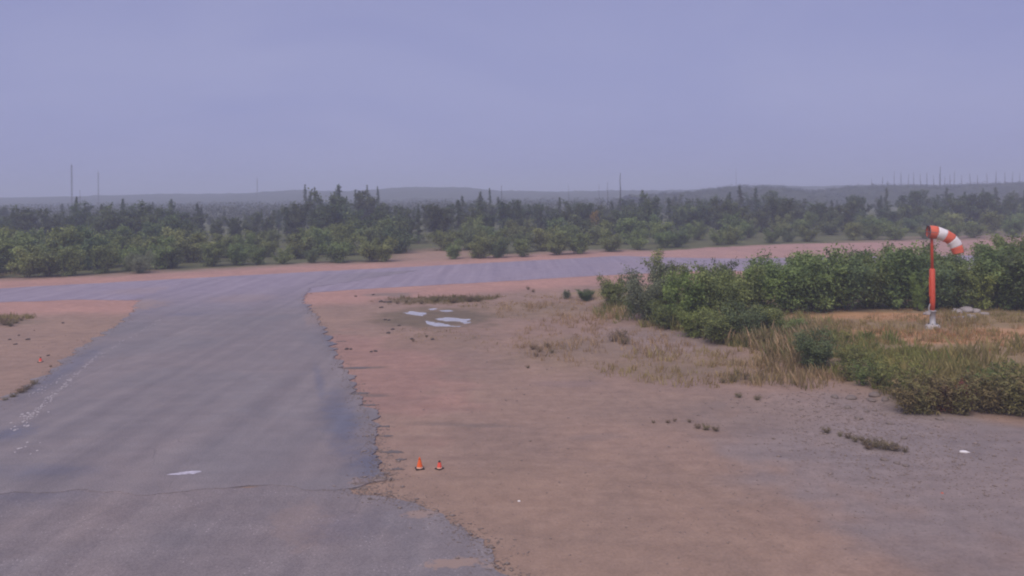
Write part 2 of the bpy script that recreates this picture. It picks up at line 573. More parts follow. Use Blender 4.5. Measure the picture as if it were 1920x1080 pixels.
# redder sand beside the taxiway, browner foreground, greyer sand on the right
gblob(690, 690, 5, 14, (0.375, 0.235, 0.195), 0.8, 0.6, 0.3)
gblob(1000, 620, 8, 7, (0.335, 0.235, 0.185), 0.6)
gblob(1050, 980, 9, 7, (0.345, 0.245, 0.185), 0.8)
gblob(1600, 800, 7, 6, (0.30, 0.245, 0.222), 0.9)
gblob(1880, 900, 8, 9, (0.275, 0.235, 0.225), 0.9)
gblob(1300, 770, 6, 4, (0.30, 0.225, 0.18), 0.5)
gblob(1250, 640, 6, 6, (0.31, 0.245, 0.215), 0.8)
# vegetated bank: straw coloured soil with bare orange patches
inb = smooth(0.5, -2.0, sdBk + 1.2 * nz2)
blend((0.31, 0.235, 0.135), inb * 0.9)
gblob(1640, 605, 5, 2.6, (0.52, 0.315, 0.175), 0.9)
gblob(1760, 655, 3.4, 1.6, (0.52, 0.315, 0.175), 0.9)
gblob(1890, 640, 4.0, 2.4, (0.52, 0.315, 0.175), 0.9)
gblob(1660, 640, 4.0, 1.6, (0.46, 0.28, 0.14), 0.8)
# tan, thinly grassed ground running left from the bank
gblob(1330, 690, 5, 4, (0.27, 0.205, 0.135), 0.7)
gblob(1090, 660, 5, 6, (0.265, 0.20, 0.14), 0.6)
gblob(1000, 580, 7, 5, (0.27, 0.205, 0.14), 0.7)
# damp olive margin round the puddles
gblob(820, 596, 5.5, 6.5, (0.185, 0.15, 0.105), 0.9)
gblob(800, 562, 5, 2.4, (0.16, 0.125, 0.07), 0.85)
gblob(870, 560, 3, 2.2, (0.14, 0.115, 0.07), 0.7)
gblob(730, 552, 3, 2, (0.22, 0.195, 0.17), 0.7)
gblob(820, 640, 4, 3.5, (0.26, 0.195, 0.15), 0.6)
# damp streaks on the sand
gblob(865, 797, 2.6, 0.35, (0.245, 0.19, 0.16), 0.8, 0.25, -0.12)
gblob(1130, 820, 1.6, 0.5, (0.27, 0.205, 0.175), 0.7, 0.3)
gblob(1060, 720, 2.0, 0.8, (0.29, 0.215, 0.19), 0.6, 0.3)
gblob(690, 690, 1.5, 0.35, (0.21, 0.17, 0.145), 0.8, 0.3)
gblob(690, 742, 1.3, 0.25, (0.21, 0.17, 0.145), 0.8, 0.3)
# left verge
gblob(60, 620, 9, 8, (0.34, 0.245, 0.19), 0.7)
gblob(40, 605, 3, 1.5, (0.25, 0.20, 0.15), 0.6)
ny, nx = XX.shape
idx = np.arange(nx * ny).reshape(ny, nx)
quads = np.stack([idx[:-1, :-1].ravel(), idx[:-1, 1:].ravel(), idx[1:, 1:].ravel(), idx[1:, :-1].ravel()], 1)
M['sand'] = sand_material()
gme = np_mesh('ground', np.stack([XX.ravel(), YY.ravel(), ZZ.ravel()], 1), quads, M['sand'], col, True)
ground = tag(link('ground', gme), 'pinkish sandy ground around the taxiway and runway', None, None, 'structure')

# ------------------------------------------------------------------ asphalt sheets with ragged edges
def ragged(poly, step, amp, seed, big=0.5):
    pts = []
    n = len(poly)
    for i in range(n):
        a, b = Vector(poly[i]), Vector(poly[(i + 1) % n])
        ln = (b - a).length
        k = max(1, int(ln / step))
        if ln > 60: k = max(1, int(ln / (step * 8)))
        d = (b - a).normalized()
        nrm = Vector((d.y, -d.x))
        for j in range(k):
            p = a.lerp(b, j / k)
            f = mnoise.fractal((p.x * 0.45, p.y * 0.9, seed), 0.9, 2.0, 7) * big \
                + mnoise.fractal((p.x * 0.9, p.y * 2.6, seed + 7), 0.8, 2.1, 5) * (1 - big) * 0.5 * max(0.0, -0.05 + 1.7 * mnoise.noise((p.x * 0.35, p.y * 0.35, seed + 3)))
            pts.append(p + nrm * f * amp)
    return pts

def sheet(name, poly, z, thick, mat):
    flatv = [Vector((p.x, p.y, 0)) for p in poly]
    tris = tessellate_polygon([flatv])
    n = len(poly)
    v = [(p.x, p.y, z) for p in poly] + [(p.x, p.y, z - thick) for p in poly]
    f = []
    for t in tris:
        a, b, c = t
        cr2 = (poly[b].x - poly[a].x) * (poly[c].y - poly[a].y) - (poly[b].y - poly[a].y) * (poly[c].x - poly[a].x)
        f.append((a, b, c) if cr2 > 0 else (a, c, b))
    area = sum(poly[i].x * poly[(i + 1) % n].y - poly[(i + 1) % n].x * poly[i].y for i in range(n))
    for i in range(n):
        j = (i + 1) % n
        f.append((i, i + n, j + n, j) if area > 0 else (j, j + n, i + n, i))
    me = bpy.data.meshes.new(name)
    me.from_pydata(v, [], f)
    me.update()
    me.materials.append(mat)
    return link(name, me)

def W(px, py, rx, ry, rot, k):
    x, y = flat(px, py)
    return (x, y, rx, ry, rot, k)
wet_taxi = [W(640, 790, 0.8, 6.0, 0.28, 1.0), W(600, 720, 0.3, 5.0, 0.28, 0.7), W(690, 870, 0.9, 2.6, 0.2, 1.0),
            W(20, 815, 1.0, 1.3, 0.2, 0.9), W(130, 690, 0.8, 7.0, 0.22, 0.7), W(90, 885, 2.2, 0.9, 0.0, 0.6),
            W(350, 590, 2.0, 1.2, 0.0, 0.5), W(620, 640, 0.4, 6, 0.3, 0.6)]
M['taxi'] = asphalt_material('weathered_taxiway_asphalt', (0.225, 0.212, 0.218), (0.258, 0.226, 0.222), 18,
                             wet_taxi, [W(700, 905, 0.8, 0.5, 0, 0.6), W(455, 560, 3.0, 3.0, 0, 0.25), W(235, 575, 3, 4, 0, 0.55),
                                        W(590, 600, 0.8, 3, 0.3, 0.35)], 0.25, W(430, 530, 22, 24, 0, 1.0))
M['near'] = asphalt_material('rough_old_asphalt', (0.222, 0.206, 0.210), (0.252, 0.216, 0.208), 18,
                             [W(640, 990, 1.4, 1.2, 0.3, 0.45), W(60, 930, 2.2, 1.0, 0, 0.5)],
                             [W(790, 965, 0.5, 0.28, 0.2, 0.75), W(850, 1058, 0.75, 0.28, 0.15, 0.85), W(945, 1062, 0.5, 0.12, 0.1, 0.7),
                              W(560, 985, 0.8, 1.6, 0.3, 0.22)], 0.8, None, 0.46, 0.62)
M['crumb'] = plain('crumbled_dark_asphalt', (0.15, 0.13, 0.125), 0.9, 0, 0.3, 6)
M['runway'] = asphalt_material('lavender_grey_runway_asphalt', (0.305, 0.270, 0.325), (0.325, 0.280, 0.325), -62, [], [W(300, 545, 5, 3, 0, 0.3)], 0.15)  # base colour raised to include the grazing sheen off the runway
runway = tag(sheet('runway', ragged(RUNWAY, 0.5, 0.5, 2.0), 0.020, 0.10, M['runway']), 'narrow lavender grey runway crossing the view', None, None, 'structure')
near_slab = tag(sheet('apron', ragged(NEAR, 0.07, 0.75, 9.0, 0.45), 0.028, 0.10, M['near']), 'rough old asphalt apron in the foreground', None, None, 'structure')
taxiway = tag(sheet('taxiway', ragged(TAXI, 0.07, 0.95, 5.0, 0.5), 0.042, 0.11, M['taxi']), 'grey asphalt taxiway leading up to the runway', None, None, 'structure')

# crumbled asphalt tongues on the sand along the right edge of the taxiway, each a loose piece of the pavement
rng = random.Random(4)
for (px, py, wpx) in [(735, 848, 40), (715, 800, 34), (742, 880, 26), (690, 760, 30), (668, 690, 46), (752, 862, 20), (672, 738, 40),
                      (640, 640, 16), (725, 818, 22)]:
    c = G(px, py)
    wd = wpx / F * c.y * 0.5
    pts = []
    for k in range(26):
        a = 2 * math.pi * k / 26
        rr = 1 + 0.8 * mnoise.noise((math.cos(a) * 2.4 + px, math.sin(a) * 2.4, py * 0.1))
        pts.append(Vector((c.x + wd * rr * math.cos(a), c.y + 0.26 * wd * rr * math.sin(a) * (1 + rng.random() * 0.6))))
    o = sheet('asphalt_fragment', pts, c.z + 0.016, 0.09, M['crumb'])
    o.parent = taxiway

# worn paint: flecks of an edge line on the left and one pale dash near the middle
def flecks(name, specs, z, mat, parent, seed):
    r = random.Random(seed)
    b = MB()
    for (a, c, n, spread, smin, smax) in specs:
        A, B = Vector(flat(*a)), Vector(flat(*c))
        d = (B - A).normalized()
        nrm = Vector((-d.y, d.x))
        for _ in range(n):
            p = A.lerp(B, r.random()) + nrm * r.gauss(0, spread)
            s = r.uniform(smin, smax)
            base = len(b.v)
            k = r.randint(5, 8)
            th = r.random() * 6.28
            for j in range(k):
                t = 2 * math.pi * j / k
                rad = s * r.uniform(0.55, 1.1)
                q = d * (math.cos(t) * rad * r.uniform(1.2, 2.2)) + nrm * (math.sin(t) * rad)
                b.v.append((p.x + q.x, p.y + q.y, z))
            b.f.append(tuple(range(base, base + k)))
    return b.obj(name, mat, parent)
pl = flecks('painted_line', [((28, 808), (172, 678), 170, 0.09, 0.012, 0.055), ((60, 745), (130, 700), 34, 0.15, 0.012, 0.045),
                        ((20, 810), (60, 775), 14, 0.25, 0.03, 0.08), ((172, 678), (300, 600), 60, 0.12, 0.02, 0.05),
                        ((30, 865), (70, 820), 8, 0.3, 0.03, 0.06)], 0.046, M['paint'], taxiway, 3)
pl['label'] = 'worn white paint line along the left edge of the taxiway'
pl['kind'] = 'stuff'
A = Vector(flat(312, 893)); B = Vector(flat(378, 887))
m_dash, td, bd = new_mat('worn_pale_dash_paint')
bd.inputs['Roughness'].default_value = 0.7
vd = nobj(td)
td.links.new(nramp(td, nnoise(td, vd, 6, 5, 0.7), 0.35, 0.6, (0.36, 0.34, 0.37), (0.62, 0.60, 0.68)), bd.inputs['Base Color'])
bdash = MB()
dd = (B - A)
nn = Vector((-dd.y, dd.x)).normalized()
top, bot = [], []
for i in range(25):
    t = i / 24
    wdt = 0.30 * math.sin(math.pi * t) ** 0.6 * (0.35 + 0.65 * t)
    p = A + dd * t
    top.append((*(p + nn * (wdt * (0.6 + 0.35 * mnoise.noise((t * 7, 1, 0))))), 0.046))
    bot.append((*(p - nn * (wdt * (0.6 + 0.35 * mnoise.noise((t * 7, 9, 0))))), 0.046))
bdash.v = top + bot[::-1][1:-1]
bdash.f = [tuple(range(len(bdash.v)))[::-1]]
po = bdash.obj('painted_dash', m_dash, taxiway)
po['label'] = 'short pale worn paint dash on the taxiway'

# ------------------------------------------------------------------ puddles
m_w, tw, bw = new_mat('puddle_water_painted_glint')
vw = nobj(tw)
tw.links.new(nramp(tw, nnoise(tw, nmap(tw, vw, 0.1, (0.6, 2.5, 1)), 1.6, 4, 0.6), 0.3, 0.65, (0.26, 0.25, 0.25), (0.60, 0.60, 0.63)), bw.inputs['Base Color'])  # pale streaks in the water's base colour imitate sky glints
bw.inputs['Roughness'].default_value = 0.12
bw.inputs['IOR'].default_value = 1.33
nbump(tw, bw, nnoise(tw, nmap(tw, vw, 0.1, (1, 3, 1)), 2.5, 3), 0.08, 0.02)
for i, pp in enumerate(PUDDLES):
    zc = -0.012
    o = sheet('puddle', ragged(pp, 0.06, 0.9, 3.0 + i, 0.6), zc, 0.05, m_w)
    tag(o, ['bright puddle with painted pale glint nearest the taxiway', 'long puddle with painted pale glint at the back, farthest right of the group', 'curved puddle with painted pale glint at the front of the group', 'thin sliver of water behind the bright puddle', 'thin sliver of water behind the long puddle'][i], None, None, 'structure')

# ------------------------------------------------------------------ low hills far behind and the burnt ridge
def interp(x, tab):
    return float(np.interp(x, [a for a, _ in tab], [b for _, b in tab]))

m_h, th, bh = new_mat('distant_wooded_slope')
vh = nobj(th)
th.links.new(nramp(th, nnoise(th, vh, 0.05, 6, 0.7), 0.3, 0.7, (0.035, 0.045, 0.032), (0.080, 0.090, 0.062)), bh.inputs['Base Color'])
bh.inputs['Roughness'].default_value = 1.0
bh.inputs['Specular IOR Level'].default_value = 0.0

def hill(name, d0, d1, tops, label, seed, pxlo, pxhi, canopy, nu=420, nv=26):
    """a low rounded ridge; crest heights follow the skyline, seen across the flat land"""
    dm = d0 + (d1 - d0) * 0.45
    us = np.linspace((pxlo - 960) / F * dm, (pxhi - 960) / F * dm, nu)
    vs_ = np.linspace(0, 1, nv)
    verts = []
    for t in vs_:
        y = d0 + (d1 - d0) * t
        prof = np.sin(np.pi * np.clip(t / 0.9, 0, 1)) ** 0.8 if t < 0.9 else 0.0
        for x in us:
            px = 960 + F * x / dm
            yt = interp(px, tops)
            u, v = project_inverse(px, yt)
            zt = CAM_H + v * dm
            verts.append((x, y, zt * prof))
    verts = np.array(verts)
    k = np.clip(verts[:, 2] / 4, 0, 1)
    verts[:, 2] += canopy * k * (0.6 * fbm(verts[:, 0] / 9, verts[:, 1] / 9, seed, 3) + 0.5 * np.abs(value_noise(verts[:, 0] / 3.5, verts[:, 1] / 3.5, seed + 5)))
    verts[:, 2] -= 0.5
    ix = np.arange(nu * nv).reshape(nv, nu)
    q = np.stack([ix[:-1, :-1].ravel(), ix[:-1, 1:].ravel(), ix[1:, 1:].ravel(), ix[1:, :-1].ravel()], 1)
    return tag(link(name, np_mesh(name, verts, q, m_h, None, True)), label, None, None, 'structure'), dm

HILL_TOP = [(-1500, 372), (-400, 374), (0, 371), (130, 369), (300, 364), (480, 363), (560, 356), (640, 359), (700, 356), (760, 351), (860, 351),
            (950, 358), (1060, 359), (1160, 357), (1300, 356), (1420, 347), (1500, 350), (1600, 347), (1700, 347), (1900, 344), (2400, 340), (3400, 335)]
hill('hills', 640, 1150, HILL_TOP, 'low bluish wooded hills along the horizon', 11, -1500, 3400, 2.0, 700, 22)
RIDGE_TOP = [(1180, 366), (1260, 364), (1380, 350), (1440, 351), (1520, 362), (1600, 351), (1660, 349), (1760, 351), (1860, 345), (1960, 343), (2300, 338), (2900, 352)]
_, RD = hill('burnt_ridge', 360, 560, RIDGE_TOP, 'grey green ridge with burnt snags at the right', 31, 1180, 2900, 1.6, 420, 30)

# ------------------------------------------------------------------ vegetation prototypes
def leaf_arrays(cent, size, rs, col, up=0.35, aspect=0.5, axis_xy=None):
    n = len(cent)
    nr = rs.normal(size=(n, 3)) * 0.75
    nr[:, 2] += 0.9
    if axis_xy is not None:                       # blades turn outward from the stem
        out = cent[:, :2] - axis_xy
        nr[:, :2] += 0.55 * out / (np.linalg.norm(out, axis=1)[:, None] + 1e-6)
    nr /= np.linalg.norm(nr, axis=1)[:, None] + 1e-9
    r = rs.normal(size=(n, 3))
    d = np.cross(nr, r)
    d /= np.linalg.norm(d, axis=1)[:, None] + 1e-9
    s = np.cross(nr, d)
    sz = (size * rs.uniform(0.6, 1.35, n))[:, None]
    v = np.empty((n, 4, 3))
    v[:, 0] = cent - d * sz
    v[:, 1] = cent + s * sz * aspect
    v[:, 2] = cent + d * sz
    v[:, 3] = cent - s * sz * aspect
    c = np.repeat(col, 4, axis=0)
    q = np.arange(n * 4).reshape(n, 4)
    return v.reshape(-1, 3), q, c

def shrub_meshes(name, seed, H, Wd, nleaf, lsize, c0, c1, stems=8, low=0.12, mat='leaf', upright=0.5, spiky=0.0, aspect=0.5):
    rs = np.random.RandomState(seed)
    tb = MB()
    tips = []
    for i in range(stems):
        a = 2 * math.pi * (i + rs.uniform(-0.3, 0.3)) / stems
        reach = Wd * 0.5 * rs.uniform(0.25, 0.95)
        hh = H * rs.uniform(0.6, 1.0) * (1 - 0.30 * (reach / (Wd * 0.5)) ** 2)
        p0 = np.array([0.05 * Wd * math.cos(a), 0.05 * Wd * math.sin(a), -0.08])
        pts = [p0]
        for t in (0.25, 0.5, 0.75, 1.0):
            rr = reach * t ** (0.7 + upright)
            p = np.array([math.cos(a) * rr, math.sin(a) * rr, hh * t]) + rs.normal(0, 0.03 * Wd, 3) * t
            pts.append(p)
        rad = 0.012 * H
        tb.tube(pts, [rad, rad * 0.8, rad * 0.6, rad * 0.4, rad * 0.15], 5, False)
        nb = 9
        for j in range(nb):
            t = rs.uniform(0.03, 1.0)
            k = t * 4
            i0 = min(int(k), 3)
            bp = pts[i0] + (pts[i0 + 1] - pts[i0]) * (k - i0)
            ba = a + rs.uniform(-1.6, 1.6)
            ln = Wd * rs.uniform(0.12, 0.30) * (1.15 - 0.6 * t)
            e = bp + np.array([math.cos(ba) * ln, math.sin(ba) * ln, ln * rs.uniform(0.1, 1.0) + spiky * H * 0.1 * rs.rand()])
            e[2] = max(e[2], low * H)
            tb.tube([bp, (bp + e) / 2 + rs.normal(0, 0.02, 3), e], [rad * 0.35, rad * 0.2, rad * 0.08], 4, False)
            tips.append((bp, e, rs.rand()))
        tips.append((pts[3], pts[4], rs.rand()))
        tips.append((pts[2], pts[3], rs.rand()))
    per = max(3, nleaf // len(tips))
    cs, cols = [], []
    for bp, e, br in tips:
        t = rs.uniform(0.05, 1.08, per)[:, None]
        sp = 0.055 * Wd * (0.5 + 0.8 * rs.rand())
        p = bp + (e - bp) * t + rs.normal(0, 1, (per, 3)) * np.array([sp, sp, sp * 0.85])
        cs.append(p)
        k = np.clip(br * 0.75 + rs.uniform(-0.3, 0.45, per), 0, 1)[:, None]
        cols.append(np.array(c0) * (1 - k) + np.array(c1) * k)
    cs, cols = np.concatenate(cs), np.concatenate(cols)
    keep = cs[:, 2] > 0.02
    v, q, c = leaf_arrays(cs[keep], lsize, rs, cols[keep], aspect=aspect, axis_xy=np.zeros((1, 2)))
    return tb.mesh(name + '_stems', M['bark']), np_mesh(name + '_foliage', v, q, M[mat], c)

def spruce_meshes(name, seed, H, Wd, nleaf, c0, c1):
    rs = np.random.RandomState(seed)
    tb = MB()
    tb.tube([(0, 0, -0.1), (0.02 * H * rs.randn() * 0.3, 0, H * 0.5), (0, 0, H * 0.98)], [0.018 * H, 0.011 * H, 0.002 * H], 6, False)
    cs, cols, ds = [], [], []
    nw = 70
    for i in range(nw):
        t = (i + rs.rand()) / nw
        z = H * (0.06 + 0.92 * t)
        a = rs.uniform(0, 6.283)
        ln = Wd * 0.5 * (1 - t) ** 0.8 * rs.uniform(0.55, 1.1) + 0.05
        e = np.array([math.cos(a) * ln, math.sin(a) * ln, z - ln * 0.25 + ln * 0.5 * t])
        b0 = np.array([0, 0, z])
        tb.tube([b0, e], [0.012, 0.004], 3, False)
        k = max(4, int(nleaf / nw * (0.35 + 1.3 * (1 - t))))
        u = rs.uniform(0.08, 1.05, k)[:, None]
        p = b0 + (e - b0) * u + rs.normal(0, 0.035 * Wd, (k, 3))
        cs.append(p)
        kk = np.clip(rs.rand() * 0.6 + rs.uniform(-0.2, 0.5, k), 0, 1)[:, None]
        cols.append(np.array(c0) * (1 - kk) + np.array(c1) * kk)
    cs, cols = np.concatenate(cs), np.concatenate(cols)
    v, q, c = leaf_arrays(cs, 0.13, rs, cols, -0.1, 0.35, np.zeros((1, 2)))
    return tb.mesh(name + '_trunk', M['bark']), np_mesh(name + '_crown', v, q, M['needle'], c)

# greens
WILLOW0, WILLOW1 = (0.119, 0.165, 0.056), (0.301, 0.376, 0.125)
GREY0, GREY1 = (0.125, 0.163, 0.093), (0.301, 0.363, 0.217)
LIME0, LIME1 = (0.155, 0.205, 0.053), (0.348, 0.418, 0.118)
DARK0, DARK1 = (0.077, 0.116, 0.053), (0.193, 0.254, 0.103)
near_protos = {
    'willow': [shrub_meshes('willow%d' % i, 100 + i, 4.0, 4.2, 9000, 0.085, WILLOW0, WILLOW1, 9, 0.06, upright=0.35) for i in range(4)],
    'grey': [shrub_meshes('grey%d' % i, 140 + i, 4.0, 4.2, 9000, 0.075, GREY0, GREY1, 9, 0.06, upright=0.25) for i in range(2)],
    'lime': [shrub_meshes('lime%d' % i, 160 + i, 4.0, 3.6, 6500, 0.085, LIME0, LIME1, 8, 0.06, upright=0.6) for i in range(2)],
    'dark': [shrub_meshes('dark%d' % i, 180 + i, 4.0, 4.2, 9000, 0.085, DARK0, DARK1, 9, 0.04, upright=0.3) for i in range(2)],
}
far_protos = {
    'willow': [shrub_meshes('far_willow%d' % i, 200 + i, 4.0, 4.6, 4200, 0.13, WILLOW0, WILLOW1, 8, 0.05, upright=0.3) for i in range(4)],
    'lime': [shrub_meshes('far_lime%d' % i, 220 + i, 4.0, 4.4, 4200, 0.13, (0.125, 0.160, 0.055), (0.280, 0.330, 0.115), 8, 0.05, upright=0.3) for i in range(2)],
    'dark': [shrub_meshes('far_dark%d' % i, 230 + i, 4.0, 4.6, 4200, 0.13, DARK0, DARK1, 8, 0.05, upright=0.3) for i in range(2)],
    'tree': [shrub_meshes('far_tree%d' % i, 240 + i, 7.0, 5.0, 4200, 0.19, (0.055, 0.082, 0.036), (0.125, 0.165, 0.062), 7, 0.10, upright=0.7) for i in range(4)],
    'ochre': [shrub_meshes('far_ochre', 260, 4.0, 2.6, 2500, 0.13, (0.22, 0.16, 0.04), (0.42, 0.32, 0.09), 6, 0.05, upright=0.8)],
    'spruce': [spruce_meshes('spruce%d' % i, 270 + i, 7.0, 2.8, 3000, (0.038, 0.062, 0.030), (0.095, 0.130, 0.056)) for i in range(4)],
}

def plant(kind_name, protos, loc, H, Wsc, rz, label, cat, group=None, baseH=4.0, parts=('stems', 'foliage')):
    st, fo = protos
    s = H / baseH
    e = empty(kind_name, loc, rz, (s * Wsc, s * Wsc, s))
    link(parts[0], st, e)
    link(parts[1], fo, e)
    tag(e, label, cat, group)
    return e

rng = random.Random(77)
def hpx(base, top, y):          # height in metres of a thing whose foot and top rows are known
    return (base - top) / F * y

# --- near thicket right of the runway, in front of the pink strip
NEAR_G = 'shrubs of the thicket behind the windsock'
spec = [  # px, base row, top row, kind, width factor, label
    (1215, 594, 472, 'grey', 0.95, 'big grey green willow shrub at the left end of the thicket, pale catkins on top'),
    (1150, 572, 505, 'willow', 1.0, 'lower green shrub leaning out over the runway edge, left end of the thicket'),
    (1098, 562, 538, 'dark', 1.5, 'small dark green shrub lowest and leftmost beside the pink shoulder'),
    (1062, 560, 543, 'grey', 1.3, 'wispy grey low shrub just left of the thicket'),
    (1285, 602, 478, 'lime', 1.0, 'yellowish green shrub right behind the big grey green willow'),
    (1755, 578, 470, 'dark', 1.1, 'dark shrub standing directly behind the windsock mast'),
    (1722, 583, 500, 'lime', 0.55, 'slim lime green shrub close to the left of the windsock mast'),
    (1838, 580, 486, 'lime', 0.9, 'light yellow green shrub right of the windsock'),
    (1530, 690, 612, 'dark', 1.1, 'isolated dark green shrub at the front of the grass bank'),
]
for (px, b, tp, k, wf, lab) in spec:
    p = G(px, b)
    plant('willow_shrub', rng.choice(near_protos[k]), p, hpx(b, tp, p.y), wf, rng.random() * 6.28, lab, 'shrub', NEAR_G)
row = [(1250, 560, 478, 'willow'), (1330, 600, 494, 'willow'), (1380, 592, 497, 'willow'), (1430, 588, 486, 'lime'), (1480, 584, 478, 'willow'), (1530, 582, 470, 'willow'),
       (1580, 580, 470, 'dark'), (1630, 578, 466, 'willow'), (1680, 577, 463, 'willow'), (1712, 560, 456, 'willow'), (1790, 576, 474, 'willow'),
       (1880, 578, 470, 'willow'), (1925, 580, 455, 'willow'), (1975, 584, 450, 'dark'), (2040, 585, 450, 'willow'), (2110, 585, 450, 'willow'),
       (1350, 560, 492, 'dark'), (1430, 555, 480, 'willow'), (1510, 552, 470, 'willow'), (1600, 550, 466, 'dark'), (1680, 548, 460, 'willow'), (1770, 545, 460, 'willow'),
       (1860, 540, 448, 'willow'), (1940, 540, 430, 'willow'), (1900, 530, 440, 'lime')]
for (px, b, tp, k) in row:
    p = G(px, b)
    side = 'left' if px < 1748 else 'right'
    plant('willow_shrub', rng.choice(near_protos[k]), p, hpx(b, tp, p.y) * rng.uniform(1.04, 1.2), rng.uniform(0.85, 1.15), rng.random() * 6.28,
          'leafy green shrub in the dense thicket ' + side + ' of the windsock', 'shrub', 'thicket shrubs ' + side + ' of the windsock')
front = [(1190, 585, 545, 'willow', 1.4), (1255, 612, 550, 'willow', 1.3), (1300, 628, 560, 'lime', 1.3), (1350, 638, 565, 'willow', 1.4), (1400, 635, 560, 'dark', 1.2),
         (1440, 630, 566, 'willow', 1.2), (1490, 640, 590, 'willow', 1.3), (1230, 598, 545, 'dark', 1.2)]
for (px, b, tp, k, wf) in front:
    p = G(px, b)
    plant('low_shrub', rng.choice(near_protos[k]), p, hpx(b, tp, p.y), wf, rng.random() * 6.28,
          'low green shrub along the front foot of the thicket', 'shrub', 'low shrubs at the foot of the thicket')

# --- shrub row beyond the runway
BASE_T = [(-300, 530), (0, 524), (130, 519), (250, 508), (400, 501), (600, 495), (760, 491), (860, 487), (980, 484), (1100, 476), (1170, 472), (1330, 462), (1500, 455), (1740, 450), (2100, 442)]
TOP_T = [(-300, 440), (0, 444), (130, 436), (220, 446), (300, 428), (400, 446), (520, 452), (620, 436), (700, 424), (770, 438), (860, 440), (950, 428), (1050, 424), (1150, 420), (1250, 420),
         (1330, 412), (1500, 410), (1740, 405), (1950, 400), (2100, 395)]
def far_row(n, lo, hi, off, tscale, seed, front=False):
    r = random.Random(seed)
    for i in range(n):
        px = lo + (hi - lo) * (i + r.uniform(-0.35, 0.35)) / (n - 1)
        b = interp(px, BASE_T) - off * r.uniform(0.7, 1.3)
        if 778 < px < 852 and b > 470: continue
        tp = interp(px, TOP_T)
        p = G(px, b)
        H = max(1.6, hpx(interp(px, BASE_T), tp, p.y)) * tscale * r.choice([0.8, 0.9, 1.0, 1.0, 1.08])
        k = r.choice(['willow', 'willow', 'willow', 'lime', 'dark'])
        if px < 778: where, g = 'beyond the runway, left of the sandy gap', 'runway shrubs left of the sandy gap'
        elif px < 1200: where, g = 'beyond the runway, right of the sandy gap', 'runway shrubs right of the sandy gap'
        else: where, g = 'beyond the pink gravel strip at the right', 'shrubs beyond the pink gravel strip'
        plant('roadside_shrub', r.choice(far_protos[k]), p, H, r.uniform(0.95, 1.3), r.random() * 6.28,
              ('front-row green shrub ' if front else 'green leafy shrub behind the front row ') + where, 'shrub', ('front ' if front else 'back ') + g)
far_row(46, -160, 2080, 2, 0.76, 5, True)
far_row(48, -170, 2090, 14, 0.90, 6)
far_row(40, -170, 2090, 26, 0.94, 8)
p = G(1116, 440)
plant('ochre_shrub', far_protos['ochre'][0], p, CAM_H - (392 - 361) / F * p.y, 0.75, 1.0, 'slim ochre yellow shrub standing out of the dark green belt', 'shrub')
p = G(262, 512)
plant('pale_shrub', near_protos['grey'][1], p, hpx(512, 462, p.y), 1.0, 2.0, 'pale grey green twiggy shrub at the runway edge opposite the taxiway', 'shrub')

# --- belt of young forest behind
FOREST_T = [(-300, 388), (0, 386), (60, 392), (130, 380), (250, 376), (330, 384), (430, 400), (520, 392), (575, 364), (650, 366), (700, 362), (750, 382), (800, 388), (860, 376), (930, 374),
            (1000, 380), (1100, 376), (1180, 372), (1260, 366), (1340, 372), (1400, 354), (1440, 358), (1500, 374), (1560, 378), (1620, 366), (1680, 360), (1760, 366), (1850, 360), (1950, 356), (2100, 350)]
def forest(n, lo, hi, d0, d1, seed, tall=1.0, spruce=0.35):
    r = random.Random(seed)
    for i in range(n):
        px = lo + (hi - lo) * (i + r.uniform(-0.4, 0.4)) / (n - 1)
        d = r.uniform(d0, d1) + max(0, (px - 900)) * 0.035
        u, v = project_inverse(px, interp(px, FOREST_T))
        H = max(2.5, (CAM_H + v * d)) * tall * r.choice([0.74, 0.84, 0.92, 1.0])
        where = 'left' if px < 600 else ('middle' if px < 1200 else 'right')
        gl = {'left': 'in the dark wood behind the runway shrubs, below the masts', 'middle': 'in the dark wood behind the sandy gap', 'right': 'in the hazy wood below the burnt ridge'}[where]
        loc = (u * d, d, gz(u * d, d))
        if r.random() < spruce:
            plant('spruce_tree', r.choice(far_protos['spruce']), loc, H * 1.06, r.uniform(0.9, 1.3), r.random() * 6.28, 'young dark spruce ' + gl, 'tree', 'spruces ' + gl, 7.0, ('trunk', 'crown'))
        else:
            plant('leafy_tree', r.choice(far_protos['tree']), loc, H, r.uniform(0.9, 1.25), r.random() * 6.28, 'young leafy tree ' + gl, 'tree', 'leafy trees ' + gl, 7.0, ('trunk', 'crown'))
forest(74, -200, 2120, 128, 150, 15, 1.06, 0.2)
forest(84, -200, 2120, 152, 185, 16, 1.2, 0.3)
forest(60, -200, 2120, 195, 240, 17, 1.15, 0.3)
# taller spruces whose tips stand against the sky
for (px, tp, lab) in [(572, 345, 'spiky spruce tip left of the pair above the wood'), (590, 350, 'second spiky spruce just right of the tallest left one'), (666, 355, 'thin spruce left of the middle clump on the skyline'),
                      (688, 346, 'tall spruce in the middle clump on the skyline'), (708, 349, 'spruce closing the middle clump on its right'), (918, 352, 'lone spruce tip over the wood right of the clump')]:
    d = 215.0
    u, v = project_inverse(px, tp)
    plant('spruce_tree', far_protos['spruce'][px % 4], (u * d, d, 0), CAM_H + v * d, 0.62, px, lab, 'tree', 'spruces on the skyline', 7.0, ('trunk', 'crown'))

